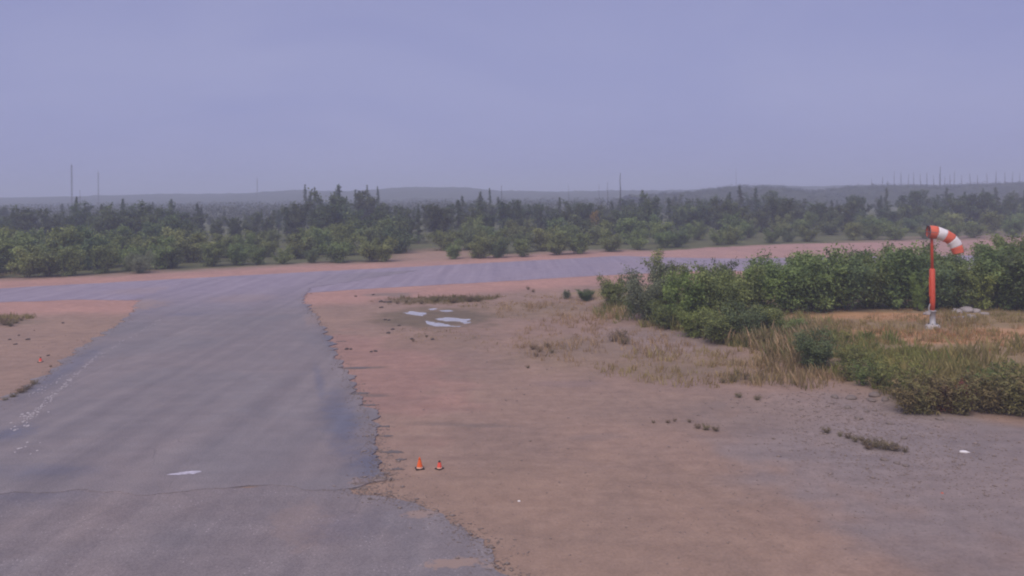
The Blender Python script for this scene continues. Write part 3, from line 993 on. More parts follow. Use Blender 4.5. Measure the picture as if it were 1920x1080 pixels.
# --- wood on the ridge: nobody could count it
def ridge_wood():
    rs = np.random.RandomState(9)
    cs, cols = [], []
    for i in range(900):
        px = rs.uniform(1200, 2200)
        t = rs.uniform(0.05, 0.5)
        y = 360 + 200 * t
        prof = math.sin(math.pi * t / 0.9) ** 0.8
        u, v = project_inverse(px, interp(px, RIDGE_TOP))
        zt = (CAM_H + v * RD) * prof - 0.6
        x = (px - 960) / F * RD
        h = rs.uniform(1.0, 2.6)
        n = 46
        p = np.clip(rs.normal(0, 1, (n, 3)), -1.7, 1.7) * np.array([1.1, 1.1, 0.26 * h]) + np.array([x, y, zt + h * 0.5])
        cs.append(p)
        k = np.clip(rs.rand() * 0.7 + rs.uniform(-0.2, 0.3, n), 0, 1)[:, None]
        cols.append(np.array((0.03, 0.042, 0.028)) * (1 - k) + np.array((0.075, 0.085, 0.055)) * k)
    v, q, c = leaf_arrays(np.concatenate(cs), 0.30, rs, np.concatenate(cols))
    o = link('scrub_on_ridge', np_mesh('scrub_on_ridge', v, q, M['leaf'], c))
    tag(o, 'low grey green scrub covering the burnt ridge', 'scrub', None, 'stuff')
ridge_wood()

def far_wood():
    rs = np.random.RandomState(19)
    cs, cols = [], []
    for i in range(3600):
        y = 250 + 400 * rs.rand() ** 1.4
        px = rs.uniform(-300, 1500) if rs.rand() < 0.75 else rs.uniform(-900, 2600)
        x = (px - 960) / F * y
        if px > 1180 and y > 400: continue
        h = rs.uniform(3.0, 6.2)
        n = 46
        p = np.clip(rs.normal(0, 1, (n, 3)), -1.7, 1.7) * np.array([1.3, 1.3, 0.26 * h]) + np.array([x, y, h * 0.5])
        p[:, 2] = np.abs(p[:, 2])
        cs.append(p)
        k = np.clip(rs.rand() * 0.7 + rs.uniform(-0.2, 0.3, n), 0, 1)[:, None]
        cols.append(np.array((0.045, 0.060, 0.036)) * (1 - k) + np.array((0.11, 0.125, 0.07)) * k)
    v, q, c = leaf_arrays(np.concatenate(cs), 0.34, rs, np.concatenate(cols))
    o = link('far_wood', np_mesh('far_wood', v, q, M['leaf'], c))
    tag(o, 'hazy low wood filling the flat land towards the hills', 'wood', None, 'stuff')
far_wood()

# ------------------------------------------------------------------ burnt snags
def snag(px, top, base_z, d, lab, group, seed, thick=1.0, lean=0.0, mat='char', twigs=6):
    r = random.Random(seed)
    u, v = project_inverse(px, top)
    ztop = CAM_H + v * d
    H = ztop - base_z
    e = empty('dead_tree', (u * d - lean, d, base_z - 0.2))
    b = MB()
    k = 7
    pts = [(lean * (i / k) + r.gauss(0, 0.03) * H * 0.1, r.gauss(0, 0.03), (H + 0.2) * i / k) for i in range(k + 1)]
    r0 = 0.16 * thick
    b.tube(pts, [r0 * (1 - 0.75 * i / k) for i in range(k + 1)], 6)
    b.obj('trunk', M[mat], e)
    bb = MB()
    for _ in range(twigs):
        t = r.uniform(0.35, 0.97)
        i0 = min(int(t * k), k - 1)
        f = t * k - i0
        p0 = Vector(pts[i0]).lerp(Vector(pts[i0 + 1]), f)
        a = r.random() * 6.28
        ln = r.uniform(0.3, 1.0) * (1.15 - t) * 1.1 + 0.12
        bb.tube([p0, p0 + Vector((math.cos(a) * ln, math.sin(a) * ln, ln * r.uniform(-0.2, 0.6)))], [0.035 * thick, 0.012], 4)
    bb.obj('branches', M[mat], e)
    tag(e, lab, 'dead tree', group)

def ridge_base(px, t=0.42):
    u, v = project_inverse(px, interp(px, RIDGE_TOP))
    return (CAM_H + v * RD) * math.sin(math.pi * t / 0.9) ** 0.8 - 0.5
SN = [(1634, 334), (1655, 331), (1664, 338), (1677, 320), (1689, 322), (1704, 326), (1713, 322), (1725, 326), (1738, 323), (1750, 328), (1772, 330),
      (1781, 327), (1790, 319), (1803, 328), (1818, 325), (1833, 328), (1850, 324), (1868, 320), (1884, 322), (1899, 321), (1912, 324)]
for i, (px, tp) in enumerate(SN):
    snag(px, tp, ridge_base(px), 360 + 200 * 0.42, 'thin burnt snag standing on the right ridge', 'burnt snags on the ridge', 300 + i, 1.0 + 0.5 * ((i * 37) % 10) / 10, ((i * 53) % 7 - 3) * 0.16, 'char', 5)
snag(1763, 312, ridge_base(1763), 444, 'tallest and thickest burnt snag on the right ridge', None, 400, 2.4, 0.35, 'char', 12)
snag(1380, 316, ridge_base(1380), 444, 'faint lone snag on the knoll left of the ridge', None, 401, 0.6, 0, 'greywood', 5)
snag(1163, 324, 0, 215, 'dark lone snag on the skyline near the middle of the view', None, 402, 1.5, 0.1, 'char', 10)
snag(1139, 341, 0, 215, 'thin short snag left of the dark lone snag', None, 403, 0.7, 0, 'char', 5)
snag(1123, 346, 0, 215, 'shortest thin snag leftmost of three in the middle', None, 404, 0.5, 0, 'greywood', 3)
snag(1066, 346, 0, 230, 'faint thin snag left of the three middle snags', None, 405, 0.5, 0, 'greywood', 3)
snag(940, 347, 0, 200, 'short snag beside the lone spruce tip', None, 406, 0.9, 0, 'char', 4)
snag(150, 356, 0, 190, 'short snag at the foot of the tall mast', None, 407, 0.6, 0, 'greywood', 3)

# ------------------------------------------------------------------ radio masts
def mast(px, top, d, lab, wid):
    u, v = project_inverse(px, top)
    H = CAM_H + v * d
    e = empty('radio_mast', (u * d, d, 0))
    ft = MB()
    ft.box((0, 0, 0.25), (wid, wid, 0.35), 0.06)
    ft.obj('footing', M['concrete'], e)
    cs = [(wid / 2 * math.cos(a), wid / 2 * math.sin(a)) for a in (0.3, 0.3 + 2.094, 0.3 + 4.189)]
    for c in cs:
        b = MB()
        b.tube([(c[0], c[1], 0.5), (c[0], c[1], H * 0.93)], [0.10, 0.10], 5)
        b.obj('leg', M['steel'], e)
    br = MB()
    n = int(H / 1.6)
    for i in range(n):
        z0 = 0.6 + (H * 0.93 - 0.7) * i / n
        z1 = 0.6 + (H * 0.93 - 0.7) * (i + 1) / n
        for k in range(3):
            a, c = cs[k], cs[(k + 1) % 3]
            br.tube([(a[0], a[1], z0), (c[0], c[1], z1)], [0.05, 0.05], 4, False)
            br.tube([(a[0], a[1], z1), (c[0], c[1], z1)], [0.04, 0.04], 4, False)
    br.obj('lattice_bracing', M['steel'], e)
    an = MB()
    an.tube([(0, 0, H * 0.91), (0, 0, H)], [0.09, 0.04], 6)
    an.box((0, 0, H * 0.92), (wid * 0.6, wid * 0.6, 0.05))
    an.obj('antenna', M['steel'], e)
    tag(e, lab, 'mast', 'radio masts on the left horizon')
mast(134, 303, 420, 'tallest lattice radio mast on the left horizon', 0.75)
mast(184, 318, 520, 'second fainter lattice mast right of the tallest one', 0.55)
mast(482, 332, 590, 'faintest lattice mast farthest right over the hills', 0.6)

# ------------------------------------------------------------------ windsock
p = G(1749, 616)
ws = empty('windsock', p)
hpole = hpx(616, 432, p.y)
b = MB(); b.lathe([(0.36, -0.25), (0.36, 0.16), (0.31, 0.22), (0.0, 0.23)], 18, cap=False); b.obj('concrete_footing', M['concrete'], ws, True)
b = MB(); b.lathe([(0.17, 0.2), (0.17, 0.26), (0.15, 0.27), (0.15, 0.92), (0.18, 0.93), (0.18, 0.98), (0.0, 0.99)], 16, cap=False)
slv = b.obj('mast_sleeve', M['galv'], ws, True)
b = MB()
for k in range(6):
    a = 2 * math.pi * k / 6
    b.tube([(0.24 * math.cos(a), 0.24 * math.sin(a), 0.2), (0.24 * math.cos(a), 0.24 * math.sin(a), 0.30)], [0.022, 0.022], 6)
b.obj('anchor_bolts', M['steel'], slv)
b = MB(); b.box((-0.30, -0.06, 0.85), (0.11, 0.07, 0.09), 0.02); b.tube([(-0.2, -0.06, 0.85), (-0.1, -0.03, 0.85)], [0.03, 0.03], 6)
b.obj('junction_box', M['concrete'], ws)
b = MB(); b.tube([(-0.20, -0.04, 0.9), (-0.24, -0.06, 1.12), (-0.16, -0.05, 1.35)], [0.035, 0.03, 0.025], 6); b.obj('cable_conduit', M['galv'], ws)
zl = hpole * 0.60
b = MB(); b.lathe([(0.11, 0.95), (0.14, 1.5), (0.145, zl), (0.10, zl + 0.06)], 14); b.obj('lower_mast', M['orange'], ws, True)
b = MB(); b.lathe([(0.078, zl), (0.07, hpole), (0.03, hpole + 0.04)], 12); b.obj('upper_mast', M['orange'], ws, True)
# hinge strap alongside the lower mast
b = MB(); b.tube([(-0.17, -0.05, 1.75), (-0.17, -0.05, zl - 0.4)], [0.035, 0.035], 6)
for z in (1.85, zl - 0.5): b.tube([(-0.18, -0.05, z), (-0.05, -0.02, z)], [0.02, 0.02], 6)
b.obj('tilt_hinge', M['orange'], ws)
# swivel frame with mouth ring
RM = 0.37                      # mouth radius
zc = hpole - 0.10
xc = -0.02
CL = [(-0.24, -0.06), (0.02, -0.08), (0.30, -0.16), (0.60, -0.27), (0.88, -0.45), (1.09, -0.72), (1.20, -1.02), (1.25, -1.24)]
def sock_axis(t):              # centre line: flies to the right, then droops
    k = [i / (len(CL) - 1) for i in range(len(CL))]
    x = float(np.interp(t, k, [a for a, _ in CL]))
    z = float(np.interp(t, k, [b_ for _, b_ in CL]))
    return Vector((x, -0.10 - 0.25 * t, hpole + z))
def ring_at(t, seg=20, wob=0.0):
    c = sock_axis(t)
    dirv = (sock_axis(min(t + 0.12, 1)) - sock_axis(max(t - 0.12, 0))).normalized()
    up = Vector((0, 0, 1))
    side = dirv.cross(up).normalized()
    up2 = side.cross(dirv)
    rad = RM * (1 - 0.45 * t * t)
    sq = 1 - 0.30 * smooth(0.35, 1.0, np.array(t))          # the empty end hangs slack
    pts = []
    for k in range(seg):
        a = 2 * math.pi * k / seg
        w_ = 1 + wob * mnoise.noise((t * 6, math.cos(a) * 2, math.sin(a) * 2))
        pts.append(c + side * math.cos(a) * rad * w_ * float(sq) + up2 * math.sin(a) * rad * w_ * (2 - float(sq)) * 0.92)
    return pts
fr = MB()
rp = ring_at(0.0, 20)
fr.tube(rp + [rp[0]], [0.022] * 21, 6, False)
rp2 = ring_at(0.22, 20)
fr.tube(rp2 + [rp2[0]], [0.015] * 21, 6, False)
for k in (0, 5, 10, 15): fr.tube([rp[k], rp2[k]], [0.014, 0.014], 5)
fr.tube([rp[0], rp[10]], [0.016, 0.016], 5)
fr.tube([rp[5], rp[15]], [0.016, 0.016], 5)
fr.tube([(0, 0, hpole - 0.02), (0, 0, hpole + 0.05), rp[15]], [0.03, 0.03, 0.02], 6)
fr.tube([(0, 0, hpole + 0.0), (0, 0, hpole + 0.62)], [0.02, 0.012], 6)
fr.obj('swivel_frame', M['steel'], ws)
bands = [(0.0, 0.21, 'sock_o'), (0.21, 0.42, 'sock_w'), (0.42, 0.60, 'sock_o'), (0.60, 0.79, 'sock_w'), (0.79, 1.0, 'sock_o')]
sb = None
for t0, t1, mt in bands:
    b = MB()
    n, seg = 7, 20
    base = 0
    for i in range(n + 1):
        b.v += [tuple(q) for q in ring_at(t0 + (t1 - t0) * i / n, seg, 0.10)]
    for i in range(n):
        for k in range(seg):
            b.f.append((i * seg + k, i * seg + (k + 1) % seg, (i + 1) * seg + (k + 1) % seg, (i + 1) * seg + k))
    o = b.obj('orange_sock_band' if mt == 'sock_o' else 'white_sock_band', M[mt], ws, True)
    o.modifiers.new('thickness', 'SOLIDIFY').thickness = 0.006
tag(ws, 'orange and white windsock on an orange mast standing in dry grass', 'windsock')

# ------------------------------------------------------------------ traffic cones
def cone(px, py, H, mat, lab, tipdark, seed, rz=0.3):
    p = G(px, py)
    e = empty('traffic_cone', p, rz)
    s = H / 0.36
    b = MB(); b.box((0, 0, 0.016 * s), (0.135 * s, 0.135 * s, 0.017 * s), 0.012 * s); b.obj('base', M['rubber'], e)
    b = MB(); b.lathe([(0.105 * s, 0.033 * s), (0.098 * s, 0.05 * s), (0.092 * s, 0.075 * s)], 20, cap=False); b.obj('foot_band', M['cone_w'], e, True)
    zt = 0.30 if tipdark else 0.345
    f = lambda z: 0.098 - (0.098 - 0.024) * (z - 0.05) / 0.295
    b = MB(); b.lathe([(f(0.075) * s, 0.075 * s), (f(0.18) * s, 0.18 * s), (f(zt - 0.05) * s, (zt - 0.05) * s)], 20, cap=False); b.obj('body', M[mat], e, True)
    b = MB(); b.lathe([(f(zt - 0.05) * s, (zt - 0.05) * s), (f(zt) * s, zt * s), (f(zt) * 0.55 * s, (zt + 0.013) * s), (0.004 * s, (zt + 0.014) * s)], 20)
    b.obj('tip', M['conedark'] if tipdark else M[mat], e, True)
    tag(e, lab, 'cone', 'traffic cones')
cone(787, 879, 0.34, 'cone_o', 'bright orange traffic cone on the sand, left one of the pair', False, 1)
cone(824, 879, 0.28, 'cone_r', 'shorter red orange traffic cone with dark tip, right one of the pair', True, 2, 0.9)
cone(76, 679, 0.29, 'cone_r', 'small red traffic cone with dark tip on the sand left of the taxiway', True, 3, 0.1)

# ------------------------------------------------------------------ stones
def stone_mesh(name, seed, mat, flatk=0.6):
    bm = bmesh.new()
    bmesh.ops.create_icosphere(bm, subdivisions=2, radius=1.0)
    for v in bm.verts:
        n = mnoise.noise(v.co * 1.3 + Vector((seed * 3.1, 0, 0)))
        v.co *= 1 + 0.4 * n
        v.co.z *= flatk
    me = bpy.data.meshes.new(name)
    bm.to_mesh(me); bm.free()
    for pl_ in me.polygons: pl_.use_smooth = True
    me.materials.append(M[mat])
    return me
def stone(px, py, size, me, lab, group=None, flatk=0.6):
    p = G(px, py)
    o = link('stone', me)
    o.location = (p.x, p.y, p.z + size * flatk * 0.35)
    o.scale = (size * rng.uniform(0.9, 1.5), size, size)
    o.rotation_euler = (0, 0, rng.random() * 6.28)
    tag(o, lab, 'stone', group)
st_m = {k: [stone_mesh(k + str(i), i + 5, k) for i in range(3)] for k in ('stone', 'pale_stone', 'white_stone', 'dark_stone')}
st_flat = stone_mesh('flat_white', 3, 'white_stone', 0.45)
for v_ in st_flat.vertices:
    k_ = mnoise.noise(v_.co * 2.3 + Vector((4, 2, 1)))
    v_.co = Vector((v_.co.x * (1 + 0.3 * k_), v_.co.y * (0.75 + 0.35 * k_), min(v_.co.z, 0.22 + 0.12 * k_)))
o = stone(1808, 848, 0.11, st_flat, 'flat bright white stone lying alone on the grey sand at the right', None, 0.35)
stone(973, 940, 0.035, st_m['white_stone'][0], 'tiny white pebble on the sand right of the cones')
stone(1767, 925, 0.026, stone_mesh('orange_chip', 9, 'sock_o'), 'tiny orange pink chip on the sand below the white stone')
for (px, py, s) in [(1795, 586, 0.30), (1812, 584, 0.36), (1830, 585, 0.28), (1802, 596, 0.16), (1822, 595, 0.22), (1846, 590, 0.2), (1788, 598, 0.18), (1735, 590, 0.18)]:
    stone(px, py, s, rng.choice(st_m['pale_stone']), 'pale boulder at the foot of the shrubs by the windsock', 'pale boulders by the windsock')
for (px, py, s) in [(15, 608, 0.07), (52, 637, 0.10), (35, 629, 0.07), (29, 646, 0.08), (18, 637, 0.08), (118, 606, 0.09), (90, 667, 0.07), (64, 620, 0.05)]:
    stone(px, py, s, rng.choice(st_m['dark_stone']), 'small dark stone on the left verge by the lone cone', 'dark stones on the left verge')
for (px, py, s) in [(714, 566, 0.16), (722, 567, 0.12), (730, 567, 0.14), (715, 577, 0.12), (722, 600, 0.11), (729, 601, 0.1), (728, 625, 0.10), (736, 618, 0.1), (667, 556, 0.12), (700, 553, 0.12), (650, 655, 0.10),
                    (658, 655, 0.08), (696, 660, 0.08), (704, 659, 0.09), (772, 636, 0.1), (811, 637, 0.1), (748, 611, 0.09)]:
    stone(px, py, s, rng.choice(st_m['dark_stone']), 'dark stone on the sand left of the puddles', 'dark stones by the puddles')
for (px, py, s) in [(1610, 785, 0.12), (1668, 795, 0.10), (1565, 745, 0.13), (1596, 748, 0.16), (1640, 742, 0.18), (1634, 752, 0.14), (1624, 772, 0.10), (1590, 765, 0.12), (1660, 750, 0.15), (1762, 787, 0.12), (1695, 822, 0.1), (1681, 869, 0.08), (1698, 874, 0.09), (1658, 863, 0.09)]:
    stone(px, py, s, rng.choice(st_m['stone']), 'brown stone on the washed sand below the grass bank', 'stones below the grass bank')

def gravel(name, zones, lab, seed, mat):
    rs = np.random.RandomState(seed)
    V, Q = [], []
    cnt = 0
    base = np.array([(1, 0, 0), (0, 1, 0), (-1, 0, 0), (0, -1, 0), (0, 0, 1), (0, 0, -1)], float)
    tri = np.array([(0, 1, 4), (1, 2, 4), (2, 3, 4), (3, 0, 4), (1, 0, 5), (2, 1, 5), (3, 2, 5), (0, 3, 5)])
    for (px, py, rx, ry, n, s0, s1) in zones:
        c = flat(px, py)
        xs = c[0] + rs.normal(0, rx, n)
        ys = c[1] + rs.normal(0, ry, n)
        ok = (np.minimum(seg_dist(np.stack([xs, ys], 1), TAXI), seg_dist(np.stack([xs, ys], 1), NEAR)) > 0.3)
        xs, ys = xs[ok], ys[ok]
        zs = gheight(xs, ys)
        for x, y, z in zip(xs, ys, zs):
            s = rs.uniform(s0, s1) * (1 + (rs.rand() < 0.06))
            a = rs.uniform(0, 6.28)
            b_ = base * rs.uniform(0.65, 1.25, (6, 1)) * np.array([s * 1.2, s, s * 0.65])
            rot = np.array([[math.cos(a), -math.sin(a), 0], [math.sin(a), math.cos(a), 0], [0, 0, 1]])
            V.append(b_ @ rot.T + np.array([x, y, z + s * 0.2]))
            Q.append(tri + cnt)
            cnt += 6
    o = link(name, np_mesh(name, np.concatenate(V), np.concatenate(Q), M[mat]))
    tag(o, lab, 'gravel', None, 'stuff')
gravel('gravel', [(1720, 860, 2.2, 1.8, 1300, 0.012, 0.035), (1640, 800, 2.0, 1.6, 900, 0.015, 0.04), (1850, 950, 2.5, 1.5, 700, 0.010, 0.025), (1600, 760, 2.0, 1.2, 500, 0.02, 0.05),
                  (1300, 800, 6, 5, 900, 0.010, 0.028), (1050, 700, 5, 5, 300, 0.012, 0.03), (800, 800, 4, 5, 400, 0.010, 0.025), (1000, 980, 4, 2.5, 700, 0.006, 0.016),
                  (1500, 980, 4, 2.5, 800, 0.006, 0.018), (60, 640, 5, 4, 300, 0.012, 0.035), (1180, 640, 4, 4, 300, 0.015, 0.035)],
       'scattered brown gravel strewn over the sand', 6, 'gravel')

def crumbs():
    """loose asphalt crumbs and blown sand grains along the broken pavement edges"""
    rs = np.random.RandomState(14)
    V, Q, cnt = [], [], 0
    base = np.array([(1, 0, 0), (0, 1, 0), (-1, 0, 0), (0, -1, 0), (0, 0, 1), (0, 0, -1)], float)
    tri = np.array([(0, 1, 4), (1, 2, 4), (2, 3, 4), (3, 0, 4), (1, 0, 5), (2, 1, 5), (3, 2, 5), (0, 3, 5)])
    for poly, zz, i0, i1, n in ((TAXI, 0.042, 9, 20, 2000), (TAXI, 0.042, 0, 7, 900), (NEAR, 0.028, 5, 12, 1000)):
        pts = []
        for _ in range(n):
            k = rs.randint(i0, min(i1, len(poly) - 1))
            a, b_ = np.array(poly[k]), np.array(poly[k + 1])
            d = (b_ - a) / (np.linalg.norm(b_ - a) + 1e-9)
            pts.append(a + (b_ - a) * rs.rand() + np.array([d[1], -d[0]]) * rs.normal(0, 0.30))
        pts = np.array(pts)
        zs = np.where(seg_dist(pts, poly) < 0, zz, gheight(pts[:, 0], pts[:, 1]))
        for p, z in zip(pts, zs):
            s_ = rs.uniform(0.008, 0.030) * (1 + 1.2 * (rs.rand() < 0.05))
            V.append(base * rs.uniform(0.6, 1.3, (6, 1)) * np.array([s_ * 1.4, s_, s_ * 0.6]) + np.array([p[0], p[1], z + s_ * 0.2]))
            Q.append(tri + cnt)
            cnt += 6
    o = link('pavement_crumbs', np_mesh('pavement_crumbs', np.concatenate(V), np.concatenate(Q), M['crumb_grain']))
    tag(o, 'loose crumbs of asphalt and grit along the broken pavement edges', 'grit', None, 'stuff')
M['crumb_grain'] = plain('asphalt_crumbs_and_grit', (0.225, 0.185, 0.165), 0.9, 0, 0.5, 1.5)
crumbs()

# ------------------------------------------------------------------ grass as uncountable cover
def grass(name, zones, lab, seed):
    rs = np.random.RandomState(seed)
    Vs, Qs, Cs = [], [], []
    cnt = 0
    for (px, py, rx, ry, n, h0, h1, c0, c1, clump, inbank) in zones:
        c = flat(px, py)
        k = max(1, n // clump)
        cx = c[0] + rs.uniform(-1, 1, k) * rx
        cy_ = c[1] + rs.uniform(-1, 1, k) * ry
        ok = ((cx - c[0]) / rx) ** 2 + ((cy_ - c[1]) / ry) ** 2 < 1
        cx, cy_ = cx[ok], cy_[ok]
        x = (cx[:, None] + rs.normal(0, 0.13, (len(cx), clump))).ravel()
        y = (cy_[:, None] + rs.normal(0, 0.13, (len(cx), clump))).ravel()
        tone = np.repeat(rs.rand(len(cx)), clump)
        hs = np.repeat(rs.uniform(0.6, 1.2, len(cx)), clump)
        Pp = np.stack([x, y], 1)
        m = np.minimum(np.minimum(seg_dist(Pp, TAXI), seg_dist(Pp, RUNWAY)), seg_dist(Pp, NEAR)) > 0.2
        patch = fbm(x * 0.45, y * 0.45, 71, 3) + 0.5 * fbm(x * 1.3, y * 1.3, 72, 2)
        m &= patch > -0.42
        hs = hs * np.clip(0.85 + 0.9 * patch, 0.35, 1.5)
        if inbank: m &= seg_dist(Pp, BANK) < 0.1 + 0.9 * fbm(x * 0.7, y * 0.7, 73, 3)
        x, y, tone, hs = x[m], y[m], tone[m], hs[m]
        n_ = len(x)
        z = gheight(x, y) - 0.02
        h = rs.uniform(h0, h1, n_) * hs
        a = rs.uniform(0, 6.283, n_)
        lean = rs.uniform(0.05, 0.6, n_) * h
        wd = rs.uniform(0.008, 0.018, n_) + 0.012 * h
        v = np.empty((n_, 4, 3))
        dx, dy = np.cos(a), np.sin(a)
        v[:, 0] = np.stack([x - dy * wd, y + dx * wd, z], 1)
        v[:, 1] = np.stack([x + dy * wd, y - dx * wd, z], 1)
        v[:, 2] = np.stack([x + dx * lean * 0.45 + dy * wd * 0.7, y + dy * lean * 0.45 - dx * wd * 0.7, z + h * 0.62], 1)
        v[:, 3] = np.stack([x + dx * lean, y + dy * lean, z + h], 1)
        t = np.clip(tone * 0.8 + rs.uniform(-0.2, 0.4, n_), 0, 1)[:, None]
        cc = np.array(c0) * (1 - t) + np.array(c1) * t
        Vs.append(v.reshape(-1, 3))
        Qs.append(np.arange(n_ * 4).reshape(n_, 4) + cnt)
        Cs.append(np.repeat(cc, 4, axis=0))
        cnt += n_ * 4
    o = link(name, np_mesh(name, np.concatenate(Vs), np.concatenate(Qs), M['grass'], np.concatenate(Cs)))
    return tag(o, lab, 'grass', None, 'stuff')
STRAW0, STRAW1 = (0.299, 0.230, 0.115), (0.529, 0.414, 0.230)
ORNG0, ORNG1 = (0.40, 0.25, 0.10), (0.58, 0.38, 0.18)
OLIV0, OLIV1 = (0.197, 0.190, 0.070), (0.437, 0.396, 0.155)
GREN0, GREN1 = (0.113, 0.159, 0.048), (0.277, 0.338, 0.102)
grass('dry_grass', [
    (1700, 630, 9, 8, 5000, 0.10, 0.32, STRAW0, STRAW1, 10, True),
    (1640, 605, 5, 3, 1600, 0.06, 0.20, ORNG0, ORNG1, 10, True),
    (1780, 655, 5, 3, 2200, 0.08, 0.25, ORNG0, ORNG1, 10, True),
    (1900, 645, 4, 4, 1500, 0.08, 0.25, ORNG0, ORNG1, 10, True),
    (1800, 632, 7, 4.5, 5500, 0.12, 0.38, (0.24, 0.21, 0.08), (0.46, 0.39, 0.17), 12, True),
    (1900, 600, 5, 4, 2600, 0.15, 0.4, OLIV0, OLIV1, 12, True),
    (1640, 680, 4, 3, 5000, 0.2, 0.6, (0.22, 0.22, 0.07), (0.42, 0.38, 0.14), 12, True),
    (1600, 665, 3, 3, 3500, 0.25, 0.7, GREN0, GREN1, 12, True),
    (1650, 700, 2.5, 2.2, 4500, 0.3, 0.75, (0.17, 0.20, 0.06), (0.34, 0.36, 0.12), 12, True),
    (1790, 738, 3.2, 1.4, 3500, 0.3, 0.75, OLIV0, OLIV1, 12, True),
    (1890, 735, 3.5, 1.6, 3500, 0.35, 0.85, GREN0, OLIV1, 12, True),
    (1740, 745, 1.6, 1.4, 3500, 0.35, 0.9, OLIV0, OLIV1, 12, True),
    (1480, 640, 3, 5, 5000, 0.25, 0.65, OLIV0, STRAW1, 12, True),
    (1430, 655, 3.2, 4, 6500, 0.35, 1.0, GREN0, STRAW1, 12, True),
    (1330, 630, 3.0, 4, 4500, 0.3, 0.85, GREN0, OLIV1, 12, True),
    (1470, 680, 2.5, 2, 4000, 0.3, 0.8, OLIV0, STRAW1, 12, True),
    (1380, 620, 5, 8, 8000, 0.25, 0.7, GREN0, OLIV1, 12, True),
    (1230, 590, 4, 6, 4000, 0.2, 0.6, GREN0, OLIV1, 12, False),
    (2050, 720, 5, 6, 5000, 0.3, 0.9, OLIV0, OLIV1, 12, True),
], 'tall dry straw and olive grass covering the bank round the windsock', 4)
grass('sparse_grass', [
    (1320, 690, 5, 4, 2600, 0.12, 0.40, STRAW0, OLIV1, 8, False),
    (1450, 700, 3, 3, 2600, 0.15, 0.50, OLIV0, STRAW1, 10, False),
    (1130, 640, 5, 7, 2600, 0.12, 0.40, STRAW0, STRAW1, 8, False),
    (1050, 580, 5, 6, 2800, 0.12, 0.40, STRAW0, STRAW1, 8, False),
    (960, 565, 5, 4, 1600, 0.10, 0.30, OLIV0, STRAW1, 8, False),
    (800, 563, 4.5, 2.2, 2600, 0.10, 0.28, OLIV0, (0.24, 0.19, 0.09), 10, False),
    (870, 560, 3.0, 1.8, 2200, 0.10, 0.35, OLIV0, (0.2, 0.17, 0.08), 10, False),
    (820, 625, 3.5, 3.0, 600, 0.05, 0.15, OLIV0, STRAW1, 6, False),
    (20, 598, 1.6, 1.2, 900, 0.12, 0.4, OLIV0, OLIV1, 12, False),
    (1000, 650, 3, 3, 500, 0.06, 0.2, OLIV0, STRAW1, 6, False),
    (20, 515, 6, 2.0, 900, 0.2, 0.5, OLIV0, STRAW1, 8, False),
], 'thin straw coloured grass scattered over the sand left of the bank', 5)

# ------------------------------------------------------------------ weeds and tufts, each a plant of its own
weed_p = [shrub_meshes('weed%d' % i, 500 + i, 1.0, 0.9, 900, 0.045, GREN0, (0.30, 0.33, 0.11), 9, 0.06, 'weed', 0.7, aspect=0.32) for i in range(3)]
lime_w = [shrub_meshes('lime_weed%d' % i, 510 + i, 1.0, 0.9, 900, 0.045, (0.20, 0.22, 0.06), (0.40, 0.40, 0.13), 9, 0.06, 'weed', 0.7, aspect=0.32) for i in range(2)]
red_w = [shrub_meshes('red_weed%d' % i, 520 + i, 1.0, 0.8, 800, 0.042, (0.19, 0.08, 0.055), (0.34, 0.15, 0.105), 9, 0.08, 'weed', 0.8, aspect=0.3) for i in range(2)]
olive_w = [shrub_meshes('olive_weed%d' % i, 530 + i, 1.0, 0.9, 1100, 0.045, (0.16, 0.14, 0.06), (0.32, 0.27, 0.12), 9, 0.05, 'weed', 0.7, aspect=0.3) for i in range(2)]
def weed(kind_name, protos, px, b, tp, wf, lab, group):
    p = G(px, b)
    plant(kind_name, rng.choice(protos), p, max(0.12, hpx(b, tp, p.y)), wf, rng.random() * 6.28, lab, 'plant', group, 1.0)
WD = [(1592, 712, 655, 1.2), (1618, 722, 668, 1.2), (1645, 728, 676, 1.1), (1668, 735, 672, 1.0), (1690, 742, 668, 1.0), (1608, 690, 640, 1.2), (1640, 700, 650, 1.2), (1585, 680, 640, 1.2)]
for a in WD: weed('green_weed', weed_p, *a, 'bushy green weed at the left front corner of the grass bank', 'green weeds at the bank corner')
for a in [(1660, 715, 660, 1.0), (1700, 715, 655, 1.0), (1725, 728, 672, 1.1), (1680, 725, 680, 1.0), (1560, 650, 620, 1.2), (1590, 640, 612, 1.2)]:
    weed('lime_weed', lime_w, *a, 'light yellow green weed in the middle of the bank front', 'yellow green weeds on the bank')
for a in [(1760, 770, 712, 1.0), (1778, 772, 715, 1.0), (1795, 770, 705, 1.0), (1742, 772, 728, 1.0), (1812, 768, 700, 0.9)]:
    weed('red_weed', red_w, *a, 'reddish brown weed at the front edge of the bank', 'reddish weeds at the bank edge')
for a in [(1700, 776, 700, 1.0), (1720, 775, 695, 1.1), (1745, 774, 700, 1.1), (1770, 765, 690, 1.1), (1800, 758, 685, 1.1), (1832, 770, 695, 1.1), (1860, 775, 700, 1.1), (1890, 778, 695, 1.2), (1915, 780, 690, 1.2), (1850, 745, 680, 1.2), (1945, 780, 690, 1.2)]:
    weed('olive_weed', olive_w, *a, 'tall olive brown weed at the right front of the bank', 'olive weeds at the right')
for a in [(1840, 740, 672, 1.1), (1875, 735, 668, 1.1), (1905, 740, 665, 1.1)]:
    weed('green_weed', weed_p, *a, 'tall green weed standing behind the olive clump at the right', 'green weeds behind the olive clump')
tuft_p = [shrub_meshes('tuft%d' % i, 540 + i, 1.0, 1.6, 170, 0.13, (0.14, 0.115, 0.06), (0.30, 0.245, 0.14), 11, 0.05, 'weed', 0.3, aspect=0.16) for i in range(3)]
